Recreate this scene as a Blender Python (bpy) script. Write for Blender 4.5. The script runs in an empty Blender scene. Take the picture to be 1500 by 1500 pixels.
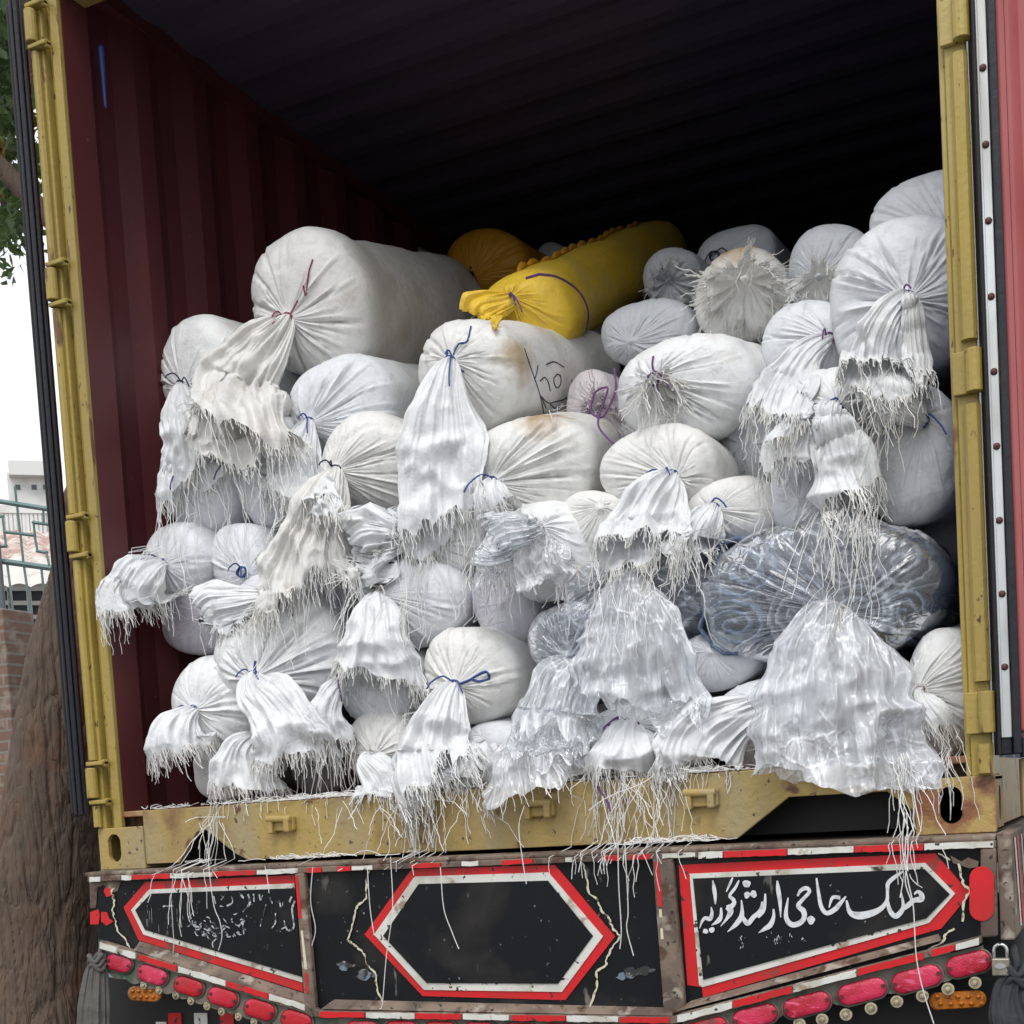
import bpy, math, random
import numpy as np
from mathutils import Vector, Matrix, Euler
from mathutils.bvhtree import BVHTree
R_ = math.radians
sc = bpy.context.scene
rng = np.random.default_rng(11)
random.seed(5)

# ------------------------------------------------------------------ camera
CAMP = np.array([1.507, -2.962, 0.125]); YAW, PIT, ROL, FPX = .4456, -.0646, -.0608, 1951.3
CX, CY = 753.3, 1300.8
cy_, sy_, cp_, sp_ = math.cos(YAW), math.sin(YAW), math.cos(PIT), math.sin(PIT)
FW = np.array([-sy_*cp_, cy_*cp_, sp_]); rt = np.array([cy_, sy_, 0.]); up = np.cross(rt, FW)
cr_, sr_ = math.cos(ROL), math.sin(ROL)
RT = cr_*rt+sr_*up; UP = -sr_*rt+cr_*up
cam_d = bpy.data.cameras.new("camera"); cam = bpy.data.objects.new("camera", cam_d)
sc.collection.objects.link(cam); sc.camera = cam
M = Matrix(((RT[0], UP[0], -FW[0], CAMP[0]), (RT[1], UP[1], -FW[1], CAMP[1]), (RT[2], UP[2], -FW[2], CAMP[2]), (0, 0, 0, 1)))
cam.matrix_world = M
cam_d.sensor_width = 36; cam_d.sensor_fit = 'HORIZONTAL'
cam_d.lens = FPX/1500*36
cam_d.shift_x = -(CX-750)/1500; cam_d.shift_y = (CY-750)/1500
cam_d.clip_start = .05; cam_d.clip_end = 800

# ------------------------------------------------------------------ world, sun, exposure (overcast day)
w = bpy.data.worlds.new("World"); sc.world = w; w.use_nodes = True
nt = w.node_tree; nt.nodes.clear()
out = nt.nodes.new('ShaderNodeOutputWorld'); bg = nt.nodes.new('ShaderNodeBackground')
sky = nt.nodes.new('ShaderNodeTexSky'); sky.sky_type = 'NISHITA'; sky.sun_disc = False
SUN_EL, SUN_AZ = R_(56), R_(165)
sky.sun_elevation = SUN_EL; sky.sun_rotation = SUN_AZ; sky.dust_density = 4; sky.air_density = 1.2
hs = nt.nodes.new('ShaderNodeHueSaturation'); hs.inputs['Saturation'].default_value = .22; hs.inputs['Value'].default_value = 1.0
nt.links.new(sky.outputs[0], hs.inputs['Color']); cl = nt.nodes.new('ShaderNodeMix'); cl.data_type = 'RGBA'; cl.inputs[0].default_value = .7; cl.inputs[7].default_value = (6.3, 6.45, 6.7, 1)   # even cloud deck over the clear sky
nt.links.new(hs.outputs[0], cl.inputs[6]); nt.links.new(cl.outputs[2], bg.inputs[0]); nt.links.new(bg.outputs[0], out.inputs[0])
bg.inputs[1].default_value = .15
sd = bpy.data.lights.new("sun", 'SUN'); sd.energy = .9; sd.angle = R_(22); sd.color = (1, .975, .94)
so = bpy.data.objects.new("sun", sd); sc.collection.objects.link(so)
d = Vector((math.sin(SUN_AZ)*math.cos(SUN_EL), math.cos(SUN_AZ)*math.cos(SUN_EL), math.sin(SUN_EL)))
so.rotation_euler = d.to_track_quat('Z', 'Y').to_euler()
sc.view_settings.view_transform = 'Standard'; sc.view_settings.look = 'None'
sc.view_settings.exposure = .46; sc.view_settings.gamma = 1
sc.cycles.transparent_max_bounces = 14; sc.cycles.max_bounces = 7

# ------------------------------------------------------------------ helpers
def at(x, y, Y):
    dd = (x-CX)/FPX*RT-(y-CY)/FPX*UP+FW
    return CAMP+(Y-CAMP[1])/dd[1]*dd
def ray(x, y):
    dd = (x-CX)/FPX*RT-(y-CY)/FPX*UP+FW
    return dd/np.linalg.norm(dd)
def pxm(P):
    return FPX/float((np.array(P)-CAMP)@FW)
def nrm(v):
    return v/(np.linalg.norm(v, axis=-1, keepdims=True)+1e-12)
def h3(i, s):
    i = i.astype(np.int64)
    n = (i[..., 0]*73856093) ^ (i[..., 1]*19349663) ^ (i[..., 2]*83492791) ^ (s*2654435)
    n = (n ^ (n >> 13))*1274126177 & 0x7fffffff
    n = (n ^ (n >> 16))*668265263 & 0x7fffffff
    return (n % 100003)/100003.
def vnoise(P, s=0):
    P = np.asarray(P, float); i = np.floor(P); f = P-i; f = f*f*(3-2*f); r = 0
    for a in (0, 1):
        for b in (0, 1):
            for c in (0, 1):
                ww = (f[..., 0] if a else 1-f[..., 0])*(f[..., 1] if b else 1-f[..., 1])*(f[..., 2] if c else 1-f[..., 2])
                r = r+ww*h3(i+np.array([a, b, c]), s)
    return r*2-1
def fbm(P, s=0, o=3, ridged=False):
    r = 0; a = 1; t = 0
    for k in range(o):
        n = vnoise(np.asarray(P)*(2.03**k)+k*7.3, s+k)
        r = r+a*((1-np.abs(n)*2) if ridged else n); t += a; a *= .5
    return r/t
def sstep(a, b, x):
    t = np.clip((x-a)/(b-a+1e-9), 0, 1); return t*t*(3-2*t)

class MB:
    def __init__(s): s.v = []; s.f = []; s.n = 0
    def add(s, v, f):
        v = np.asarray(v, float).reshape(-1, 3); s.v.append(v); s.f += [tuple(int(i)+s.n for i in q) for q in f]; s.n += len(v)
        return s
    def grid(s, P, wrapu=False, flip=False):
        nv, nu = P.shape[:2]; ii = np.arange(nv*nu).reshape(nv, nu)
        if wrapu: ii = np.concatenate([ii, ii[:, :1]], 1)
        q = np.stack([ii[:-1, :-1], ii[:-1, 1:], ii[1:, 1:], ii[1:, :-1]], -1).reshape(-1, 4)
        if flip: q = q[:, ::-1]
        s.v.append(P.reshape(-1, 3)); s.f += [tuple(a) for a in (q+s.n).tolist()]; s.n += nv*nu
        return s
    def box(s, a, b, M_=None):
        x0, y0, z0 = a; x1, y1, z1 = b
        v = np.array([(x0, y0, z0), (x1, y0, z0), (x1, y1, z0), (x0, y1, z0), (x0, y0, z1), (x1, y0, z1), (x1, y1, z1), (x0, y1, z1)], float)
        if M_ is not None: v = v@np.array(M_.to_3x3()).T+np.array(M_.translation)
        return s.add(v, [(0, 3, 2, 1), (4, 5, 6, 7), (0, 1, 5, 4), (1, 2, 6, 5), (2, 3, 7, 6), (3, 0, 4, 7)])
    def prism(s, pts, dv):
        pts = np.asarray(pts, float); n = len(pts); dv = np.asarray(dv, float)
        v = np.concatenate([pts, pts+dv])
        return s.add(v, [tuple(range(n)), tuple(range(2*n-1, n-1, -1))]+[(i, i+n, (i+1) % n+n, (i+1) % n) for i in range(n)])
    def tube(s, pts, r, k=6, cap=True):
        pts = np.asarray(pts, float); n = len(pts); r = np.broadcast_to(np.asarray(r, float), (n,))
        t = np.gradient(pts, axis=0); t = nrm(t)
        a = np.array([0, 0, 1.]) if abs(t[0, 2]) < .9 else np.array([1., 0, 0])
        u = nrm(np.cross(t, a)); v = np.cross(t, u); th = np.linspace(0, 2*np.pi, k, endpoint=False)
        P = pts[:, None]+r[:, None, None]*(np.cos(th)[None, :, None]*u[:, None]+np.sin(th)[None, :, None]*v[:, None])
        n0 = s.n; s.grid(P, wrapu=True)
        if cap: s.f += [tuple(range(n0+k-1, n0-1, -1)), tuple(n0+(n-1)*k+i for i in range(k))]
        return s
    def ribbon(s, pts, wd, side):
        pts = np.asarray(pts, float); wd = np.broadcast_to(np.asarray(wd, float), (len(pts),))
        P = np.stack([pts-side*wd[:, None]/2, pts+side*wd[:, None]/2], 1)
        return s.grid(P)
    def film_uv(s, P):
        nv, nu = P.shape[:2]; u = np.linspace(0, 1, nu, endpoint=False); s.uv = (u, np.linspace(0, 1, nv)); return s
    def build(s, name, mat, parent=None, smooth=False, bevel=0, label=None, kind=None):
        V = np.concatenate(s.v) if s.v else np.zeros((0, 3))
        if parent is not None: V = V-np.array(tot_loc(parent))
        me = bpy.data.meshes.new(name); me.from_pydata(V.tolist(), [], s.f); me.update()
        if smooth: me.polygons.foreach_set('use_smooth', [True]*len(me.polygons))
        o = bpy.data.objects.new(name, me); sc.collection.objects.link(o)
        me.materials.append(mat)
        if getattr(s, 'uv', None) is not None:   # cylindrical coordinates as a point attribute (angle on a circle, length)
            u, v = s.uv; a = me.attributes.new('around', 'FLOAT_VECTOR', 'POINT'); U_, V_ = np.meshgrid(u*2*np.pi, v)
            a.data.foreach_set('vector', np.stack([np.cos(U_), np.sin(U_), V_], -1).astype(np.float32).ravel())
        if parent is not None: o.parent = parent
        if bevel:
            m = o.modifiers.new('bevel', 'BEVEL'); m.width = bevel; m.segments = 2; m.limit_method = 'ANGLE'; m.harden_normals = False
        if label: o['label'] = label
        if kind: o['kind'] = kind
        return o
def tot_loc(o):
    l = Vector((0, 0, 0))
    while o is not None: l += o.location; o = o.parent
    return l
def thing(name, label, cat, loc, group=None):
    o = bpy.data.objects.new(name, None); sc.collection.objects.link(o); o.location = [float(a) for a in loc]; o.empty_display_size = .1
    o['label'] = label; o['category'] = cat
    if group: o['group'] = group
    return o
def tag(o, label, cat, group=None):
    o['label'] = label; o['category'] = cat
    if group: o['group'] = group
    return o
def catmull(P, n=8):
    P = np.asarray(P, float)
    if len(P) < 3: 
        t = np.linspace(0, 1, n+1)[:, None]; return P[0]*(1-t)+P[-1]*t
    Q = np.concatenate([[2*P[0]-P[1]], P, [2*P[-1]-P[-2]]]); o = []
    for i in range(1, len(Q)-2):
        for t in np.linspace(0, 1, n, endpoint=False):
            o.append(.5*((2*Q[i])+(-Q[i-1]+Q[i+1])*t+(2*Q[i-1]-5*Q[i]+4*Q[i+1]-Q[i+2])*t*t+(-Q[i-1]+3*Q[i]-3*Q[i+1]+Q[i+2])*t**3))
    o.append(Q[-2]); return np.array(o)

# ------------------------------------------------------------------ materials
def mat(name, col, rough=.6, metal=0, spec=.4, bump=None, mix=None, trans=None, emit=None, extra=None):
    """bump: list of (scale, strength, stretch) noises; mix: list of (colour, scale, lo, hi, stretch) noise masked layers."""
    m = bpy.data.materials.new(name); m.use_nodes = True; t = m.node_tree; N = t.nodes; L = t.links
    b = N['Principled BSDF']; b.inputs['Base Color'].default_value = (*col, 1); b.inputs['Roughness'].default_value = rough
    b.inputs['Metallic'].default_value = metal; b.inputs['Specular IOR Level'].default_value = spec
    tc = N.new('ShaderNodeTexCoord')
    def noise(scale, stretch=(1, 1, 1), detail=4, dist=0):
        mp = N.new('ShaderNodeMapping'); mp.inputs['Scale'].default_value = stretch
        L.new(tc.outputs['Object'], mp.inputs[0]); n = N.new('ShaderNodeTexNoise'); n.inputs['Scale'].default_value = scale
        n.inputs['Detail'].default_value = detail; n.inputs['Distortion'].default_value = dist; L.new(mp.outputs[0], n.inputs[0]); return n
    cur = None
    if mix:
        for (c2, scl, lo, hi, st) in mix:
            n = noise(scl, st, 6, .3); r = N.new('ShaderNodeMapRange'); r.inputs['From Min'].default_value = lo; r.inputs['From Max'].default_value = hi; r.clamp = True
            L.new(n.outputs['Fac'], r.inputs[0]); mx = N.new('ShaderNodeMix'); mx.data_type = 'RGBA'
            L.new(r.outputs[0], mx.inputs[0])
            if cur is None: mx.inputs[6].default_value = (*col, 1)
            else: L.new(cur, mx.inputs[6])
            mx.inputs[7].default_value = (*c2, 1); cur = mx.outputs[2]
        L.new(cur, b.inputs['Base Color'])
    if bump:
        prev = None
        for (scl, stg, st) in bump:
            n = noise(scl, st, 5, .4); bp = N.new('ShaderNodeBump'); bp.inputs['Strength'].default_value = stg; bp.inputs['Distance'].default_value = .01
            L.new(n.outputs['Fac'], bp.inputs['Height'])
            if prev: L.new(prev, bp.inputs['Normal'])
            prev = bp.outputs[0]
        L.new(prev, b.inputs['Normal'])
    m['cur'] = 0
    if extra: extra(m, t, b, tc, cur)
    return m
one = (1, 1, 1)
def sack_mat(name, col, dirt=(.42, .36, .27), lo=.55, hi=.8, transl=0.0, rough=.45, stain=None):
    def ex(m, t, b, tc, cur):
        N, L = t.nodes, t.links
        # woven tape look: two fine crossed wave patterns + crumple ridges
        last = b.inputs['Normal'].links[0].from_socket
        mg = N.new('ShaderNodeTexNoise'); mg.inputs['Scale'].default_value = 26; mg.inputs['Detail'].default_value = 3; mg.inputs['Distortion'].default_value = 1.2
        L.new(tc.outputs['Object'], mg.inputs[0])
        ab = N.new('ShaderNodeMath'); ab.operation = 'SUBTRACT'; ab.inputs[1].default_value = .5; L.new(mg.outputs['Fac'], ab.inputs[0])
        ab2 = N.new('ShaderNodeMath'); ab2.operation = 'ABSOLUTE'; L.new(ab.outputs[0], ab2.inputs[0])
        pw = N.new('ShaderNodeMath'); pw.operation = 'POWER'; pw.inputs[1].default_value = .6; L.new(ab2.outputs[0], pw.inputs[0])
        bp = N.new('ShaderNodeBump'); bp.inputs['Strength'].default_value = .13; bp.inputs['Distance'].default_value = .02
        L.new(pw.outputs[0], bp.inputs['Height']); L.new(last, bp.inputs['Normal']); L.new(bp.outputs[0], b.inputs['Normal'])
        c = cur
        if stain:
            (sx, sy, sz, sr, scol) = stain
            vm = N.new('ShaderNodeVectorMath'); vm.operation = 'DISTANCE'; vm.inputs[1].default_value = (sx, sy, sz); L.new(tc.outputs['Object'], vm.inputs[0])
            ns = N.new('ShaderNodeTexNoise'); ns.inputs['Scale'].default_value = 22; ns.inputs['Detail'].default_value = 8; L.new(tc.outputs['Object'], ns.inputs[0])
            ad = N.new('ShaderNodeMath'); ad.operation = 'MULTIPLY_ADD'; ad.inputs[1].default_value = -sr*1.6; L.new(ns.outputs['Fac'], ad.inputs[0]); 
            L.new(vm.outputs['Value'], ad.inputs[2])
            r = N.new('ShaderNodeMapRange'); r.inputs['From Min'].default_value = sr*.25; r.inputs['From Max'].default_value = -sr*.55; r.inputs['To Min'].default_value = 0; r.inputs['To Max'].default_value = .9; L.new(ad.outputs[0], r.inputs[0])
            mx = N.new('ShaderNodeMix'); mx.data_type = 'RGBA'; L.new(r.outputs[0], mx.inputs[0]); L.new(c, mx.inputs[6]); mx.inputs[7].default_value = (*scol, 1)
            L.new(mx.outputs[2], b.inputs['Base Color']); c = mx.outputs[2]
        if transl:
            tr = N.new('ShaderNodeBsdfTranslucent'); L.new(c, tr.inputs[0]); ms = N.new('ShaderNodeMixShader'); ms.inputs[0].default_value = transl
            o = N['Material Output']; L.new(b.outputs[0], ms.inputs[1]); L.new(tr.outputs[0], ms.inputs[2]); L.new(ms.outputs[0], o.inputs[0])
    return mat(name, col, rough, 0, .45, bump=[(9, .14, one), (60, .12, one), (420, .14, one)],
               mix=[(dirt, 5, lo, hi, one), (tuple(c*.8 for c in col), 38, .5, .8, one)], extra=ex)
WHT = (.76, .77, .775)
MT = {}
MT['white'] = sack_mat('white_weave', WHT)
MT['cool'] = sack_mat('cool_white_weave', (.71, .73, .76), dirt=(.56, .56, .54))
MT['warm'] = sack_mat('warm_white_weave', (.74, .735, .715), lo=.55, hi=.85)
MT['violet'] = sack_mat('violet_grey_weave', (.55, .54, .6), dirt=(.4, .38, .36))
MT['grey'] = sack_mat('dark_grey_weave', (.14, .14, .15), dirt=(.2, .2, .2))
MT['dim'] = sack_mat('shaded_grey_weave', (.5, .52, .55), dirt=(.36, .34, .3))  # grey weave, with the shade of the back and gaps put into its colour
MT['yellow'] = sack_mat('yellow_weave', (.80, .54, .045), dirt=(.6, .44, .14), lo=.45, hi=.85)
MT['orange'] = sack_mat('orange_weave', (.62, .30, .02), dirt=(.3, .18, .05))
MT['tail'] = sack_mat('loose_white_weave', (.77, .785, .80), dirt=(.64, .62, .57), lo=.6, hi=.85, transl=.08, rough=.4)
MT['tailw'] = sack_mat('loose_warm_weave', (.745, .74, .715), dirt=(.57, .52, .44), lo=.52, hi=.85, transl=.08)
MT['tailp'] = sack_mat('loose_pinkish_weave', (.74, .70, .72), dirt=(.55, .5, .46), transl=.2)
def thex(m, t, b, tc, cur):
    tr = t.nodes.new('ShaderNodeBsdfTranslucent'); tr.inputs[0].default_value = (.85, .85, .84, 1); ms = t.nodes.new('ShaderNodeMixShader'); ms.inputs[0].default_value = .15
    t.links.new(b.outputs[0], ms.inputs[1]); t.links.new(tr.outputs[0], ms.inputs[2]); t.links.new(ms.outputs[0], t.nodes['Material Output'].inputs[0])
MT['thread'] = mat('white_tape_thread', (.84, .84, .83), .45, mix=[((.7, .68, .62), 9, .5, .75, one)], extra=thex)
MT['threadp'] = mat('pinkish_thread', (.74, .68, .71), .45, extra=thex)
MT['threadd'] = mat('dim_thread', (.74, .73, .70), .5, extra=thex)
MT['ythread'] = mat('yellow_thread', (.75, .55, .08), .5)
MT['tieb'] = mat('blue_twine', (.03, .06, .22), .5); MT['tiep'] = mat('purple_twine', (.13, .05, .17), .5)
MT['tiek'] = mat('dark_twine', (.03, .03, .06), .5); MT['tier'] = mat('maroon_twine', (.25, .04, .08), .5); MT['tiew'] = mat('pale_twine', (.5, .48, .44), .6)
def plastic(name, op, tint, rough=.14, streak=14, gloss=.7, bs=.5):
    m = bpy.data.materials.new(name); m.use_nodes = True; t = m.node_tree; N = t.nodes; L = t.links; N.clear()
    def M_(op_, a, b=None, c=None, clamp=False):
        n = N.new('ShaderNodeMath'); n.operation = op_; n.use_clamp = clamp
        for i, x in enumerate((a, b, c)):
            if x is None: continue
            if isinstance(x, (int, float)): n.inputs[i].default_value = x
            else: L.new(x, n.inputs[i])
        return n.outputs[0]
    o = N.new('ShaderNodeOutputMaterial'); tp = N.new('ShaderNodeBsdfTransparent'); tp.inputs[0].default_value = (.95, .965, .985, 1)
    df = N.new('ShaderNodeBsdfDiffuse'); df.inputs[0].default_value = (*tint, 1); tl = N.new('ShaderNodeBsdfTranslucent'); tl.inputs[0].default_value = (*tint, 1)
    gl = N.new('ShaderNodeBsdfGlossy'); gl.inputs['Roughness'].default_value = rough; gl.inputs[0].default_value = (1, 1, 1, 1)
    tc = N.new('ShaderNodeTexCoord'); at_ = N.new('ShaderNodeAttribute'); at_.attribute_name = 'around'
    def wob(src, sc_, k):
        n = N.new('ShaderNodeTexNoise'); n.inputs['Scale'].default_value = sc_; L.new(src, n.inputs[0]); mx = N.new('ShaderNodeVectorMath'); mx.operation = 'MULTIPLY_ADD'
        mx.inputs[1].default_value = (k, k, k); L.new(n.outputs['Color'], mx.inputs[0]); L.new(src, mx.inputs[2]); return mx.outputs[0]
    # long streaks running out of the knot
    mp = N.new('ShaderNodeMapping'); mp.inputs['Scale'].default_value = (streak, streak, 2.2); L.new(at_.outputs['Vector'], mp.inputs[0])
    n1 = N.new('ShaderNodeTexNoise'); n1.inputs['Scale'].default_value = 1; n1.inputs['Detail'].default_value = 3; L.new(mp.outputs[0], n1.inputs[0])
    s1 = M_('POWER', M_('SUBTRACT', 1.0, M_('MULTIPLY', M_('ABSOLUTE', M_('SUBTRACT', n1.outputs['Fac'], .5)), 6.0), clamp=True), 3.0)
    # straight crinkle edges
    v = N.new('ShaderNodeTexVoronoi'); v.feature = 'DISTANCE_TO_EDGE'; v.inputs['Scale'].default_value = 13; L.new(wob(tc.outputs['Object'], 5, .05), v.inputs[0])
    v2 = N.new('ShaderNodeTexVoronoi'); v2.feature = 'DISTANCE_TO_EDGE'; v2.inputs['Scale'].default_value = 31; L.new(tc.outputs['Object'], v2.inputs[0])
    e1 = M_('SUBTRACT', 1.0, M_('MULTIPLY', v.outputs[0], 14.0), clamp=True); e2 = M_('SUBTRACT', 1.0, M_('MULTIPLY', v2.outputs[0], 9.0), clamp=True)
    big = N.new('ShaderNodeTexNoise'); big.inputs['Scale'].default_value = 6; L.new(tc.outputs['Object'], big.inputs[0])
    pres = M_('MULTIPLY', M_('SUBTRACT', big.outputs['Fac'], .42), 5.0, clamp=True)
    hh = M_('ADD', M_('MULTIPLY', s1, .8), M_('MULTIPLY', M_('ADD', M_('MULTIPLY', e1, .8), M_('MULTIPLY', e2, .35)), pres))
    bp = N.new('ShaderNodeBump'); bp.inputs['Strength'].default_value = bs; bp.inputs['Distance'].default_value = .012; L.new(hh, bp.inputs['Height'])
    vf = N.new('ShaderNodeTexVoronoi'); vf.inputs['Scale'].default_value = 13; vf.feature = 'SMOOTH_F1'; L.new(wob(tc.outputs['Object'], 5, .05), vf.inputs[0])
    b2 = N.new('ShaderNodeBump'); b2.inputs['Strength'].default_value = bs; b2.inputs['Distance'].default_value = .03; L.new(vf.outputs['Distance'], b2.inputs['Height']); L.new(bp.outputs[0], b2.inputs['Normal'])
    for s_ in (gl, df, tl): L.new(b2.outputs[0], s_.inputs['Normal'])
    m0 = N.new('ShaderNodeMixShader'); m0.inputs[0].default_value = .08; L.new(df.outputs[0], m0.inputs[1]); L.new(tl.outputs[0], m0.inputs[2])
    fac = M_('MULTIPLY_ADD', M_('MULTIPLY', hh, hh), op*1.3, op*.75, clamp=True)
    m1 = N.new('ShaderNodeMixShader'); L.new(fac, m1.inputs[0]); L.new(tp.outputs[0], m1.inputs[1]); L.new(m0.outputs[0], m1.inputs[2])
    fr = N.new('ShaderNodeFresnel'); fr.inputs[0].default_value = 1.45; L.new(b2.outputs[0], fr.inputs['Normal'])
    fm = M_('MULTIPLY_ADD', fr.outputs[0], gloss, .02, clamp=True)
    m2 = N.new('ShaderNodeMixShader'); L.new(fm, m2.inputs[0]); L.new(m1.outputs[0], m2.inputs[1]); L.new(gl.outputs[0], m2.inputs[2]); L.new(m2.outputs[0], o.inputs[0])
    return m
MT['clear'] = plastic('clear_film', .20, (.80, .88, 1.0), streak=3.6, gloss=.5, bs=.22); MT['film'] = plastic('milky_film', .42, (.93, .96, 1.0), streak=3.2, bs=.45, gloss=.6, rough=.12); MT['film2'] = plastic('thick_milky_film', .62, (.93, .94, .96), streak=4)

MUST = (.42, .30, .085)
MT['paint'] = mat('mustard_paint', (.38, .275, .09), .45, bump=[(9, .2, one), (60, .25, one)], mix=[((.27, .20, .085), 3, .42, .62, one), ((.33, .27, .15), 7, .5, .68, (1, 1, .35)), ((.20, .11, .05), 6, .60, .70, (1, 1, .5)), ((.13, .06, .03), 13, .62, .68, one), ((.10, .06, .04), 55, .64, .69, one)])
MT['post'] = mat('yellow_post_paint', (.38, .285, .065), .4, bump=[(9, .15, one), (60, .2, one)], mix=[((.29, .22, .07), 5, .42, .65, (1, 1, .2)), ((.44, .36, .14), 9, .55, .7, (1, 1, .1)), ((.15, .08, .04), 26, .64, .69, (1, 1, .22)), ((.09, .05, .03), 70, .66, .70, (1, 1, .5))])
MT['rust'] = mat('rusty_paint', (.40, .28, .10), .6, bump=[(20, .3, one), (90, .3, one)], mix=[((.22, .09, .04), 7, .46, .56, one), ((.10, .045, .03), 14, .56, .66, one)])
MT['rustlip'] = mat('rust_lip', (.26, .12, .06), .65, bump=[(30, .3, one)], mix=[((.36, .25, .12), 8, .5, .6, one)])
MT['maroon'] = mat('maroon_wall_paint', (.10, .023, .026), .5, bump=[(5, .12, one), (50, .08, one)], mix=[((.075, .02, .024), 3, .4, .7, (1, 1, .4)), ((.26, .10, .08), 60, .72, .76, one)])
MT['roof'] = mat('shaded_roof_tone', (.065, .055, .09), .6); MT['navy_shade'] = mat('shaded_inner_wall', (.08, .11, .19), .6)  # dark interior's shade and navy haze put into the roof and wall colours
MT['floor'] = mat('plywood_floor', (.12, .07, .04), .7, bump=[(20, .2, (1, .1, 1))])
MT['doorred'] = mat('red_door_paint', (.38, .10, .10), .2, bump=[(6, .1, one)], mix=[((.34, .08, .08), 4, .4, .7, one)])
MT['rubber'] = mat('black_rubber', (.009, .010, .016), .5, bump=[(40, .2, one)])
MT['steel'] = mat('steel_strip', (.55, .57, .57), .38, .75, bump=[(30, .15, (1, 1, .3))], mix=[((.3, .28, .26), 7, .5, .75, (1, 1, .3))])
MT['rivet'] = mat('rusty_rivet', (.10, .04, .035), .6, .3)
MT['black'] = mat('black_lacquer', (.006, .007, .009), .45, spec=.22, bump=[(12, .08, one)], mix=[((.035, .032, .03), 5, .52, .75, one), ((.16, .15, .14), 28, .66, .72, (1, 1, .3)), ((.24, .24, .22), 75, .70, .73, one)])
MT['red'] = mat('signal_red_tape', (.62, .012, .018), .42, mix=[((.46, .02, .02), 6, .4, .7, one), ((.22, .05, .04), 16, .60, .70, one), ((.05, .03, .03), 48, .66, .68, one)])
MT['whitep'] = mat('white_paint_band', (.66, .66, .62), .5, mix=[((.5, .49, .43), 14, .45, .65, one), ((.30, .24, .17), 24, .60, .70, one), ((.04, .04, .04), 60, .64, .66, one)])
MT['letter'] = mat('white_lettering', (.66, .68, .69), .5, mix=[((.4, .41, .43), 60, .5, .7, one)])
MT['smudge'] = mat('worn_lettering', (.42, .44, .46), .6, mix=[((.05, .05, .055), 80, .48, .56, one)])
MT['cream'] = mat('cream_border', (.60, .57, .42), .6, mix=[((.12, .09, .06), 45, .55, .62, one)])
MT['dust'] = mat('dusty_brown_metal', (.20, .15, .115), .75, bump=[(30, .3, one)], mix=[((.10, .075, .06), 8, .42, .6, one), ((.09, .05, .035), 24, .56, .64, one), ((.34, .30, .25), 18, .58, .68, one), ((.03, .025, .02), 60, .62, .68, one)])
MT['lens'] = mat('red_reflector', (.50, .012, .022), .22, spec=.5, bump=[(300, .25, one)], mix=[((.60, .03, .08), 9, .45, .62, one), ((.2, .05, .04), 20, .58, .75, one)])
MT['lensp'] = mat('pink_red_reflector', (.62, .03, .09), .18, spec=.6, bump=[(300, .25, one)], mix=[((.42, .012, .03), 14, .42, .6, one), ((.75, .12, .22), 30, .58, .68, (1, 1, 3))])
MT['amber'] = mat('amber_lens', (.42, .13, .012), .25, bump=[(60, .4, one)], mix=[((.2, .07, .01), 14, .45, .65, one)])
MT['bolt'] = mat('pale_bolt', (.45, .40, .28), .5, .3, mix=[((.2, .16, .1), 60, .5, .7, one)])
MT['bracket'] = mat('painted_light_bracket', (.17, .155, .13), .6, .2, bump=[(30, .2, one)], mix=[((.07, .11, .08), 9, .5, .62, one), ((.1, .08, .06), 25, .55, .7, one)])
MT['chassis'] = mat('black_chassis', (.015, .015, .016), .6)
MT['tyre'] = mat('tyre_rubber', (.02, .02, .02), .8)
MT['rag'] = mat('grey_rag', (.10, .098, .09), .85, bump=[(60, .3, one)])
MT['ragd'] = mat('black_rag', (.03, .032, .036), .8, bump=[(60, .3, one)])
MT['brass'] = mat('padlock_steel', (.36, .33, .28), .4, .7, mix=[((.2, .15, .1), 40, .5, .7, one)])

# ------------------------------------------------------------------ ground and far setting
GZ = -1.42
g = MB().add([(-150, -60, GZ), (150, -60, GZ), (150, 200, GZ), (-150, 200, GZ)], [(0, 1, 2, 3)]).build('ground', mat('dusty_ground', (.23, .20, .17), .9, bump=[(3, .3, one), (30, .3, one)], mix=[((.15, .14, .13), .8, .4, .6, one), ((.3, .27, .22), 12, .5, .7, one)])); g['kind'] = 'structure'
g = MB().box((-2.6, -40, GZ-.1), (6.5, 60, GZ+.004)).build('road', mat('worn_asphalt', (.06, .058, .056), .85, bump=[(80, .4, one)], mix=[((.12, .11, .1), 1.5, .45, .7, one)])); g['kind'] = 'structure'

# ------------------------------------------------------------------ shipping container
CL = 12.19
cont = thing('shipping_container', 'open mustard yellow and maroon shipping container loaded with sacks', 'shipping container', (0, 6, 0))
def corr(axis_from, axis_to, first, pitch, dep, flat=.13):
    """profile points along an axis: list of (t, d)"""
    out_ = [(axis_from, 0)]; t = first
    while t < axis_to-pitch:
        out_ += [(t, 0), (t+pitch*.25, -dep), (t+pitch*.5, -dep), (t+pitch*.75, 0)]; t += pitch
    return out_+[(axis_to, 0)]
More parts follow.
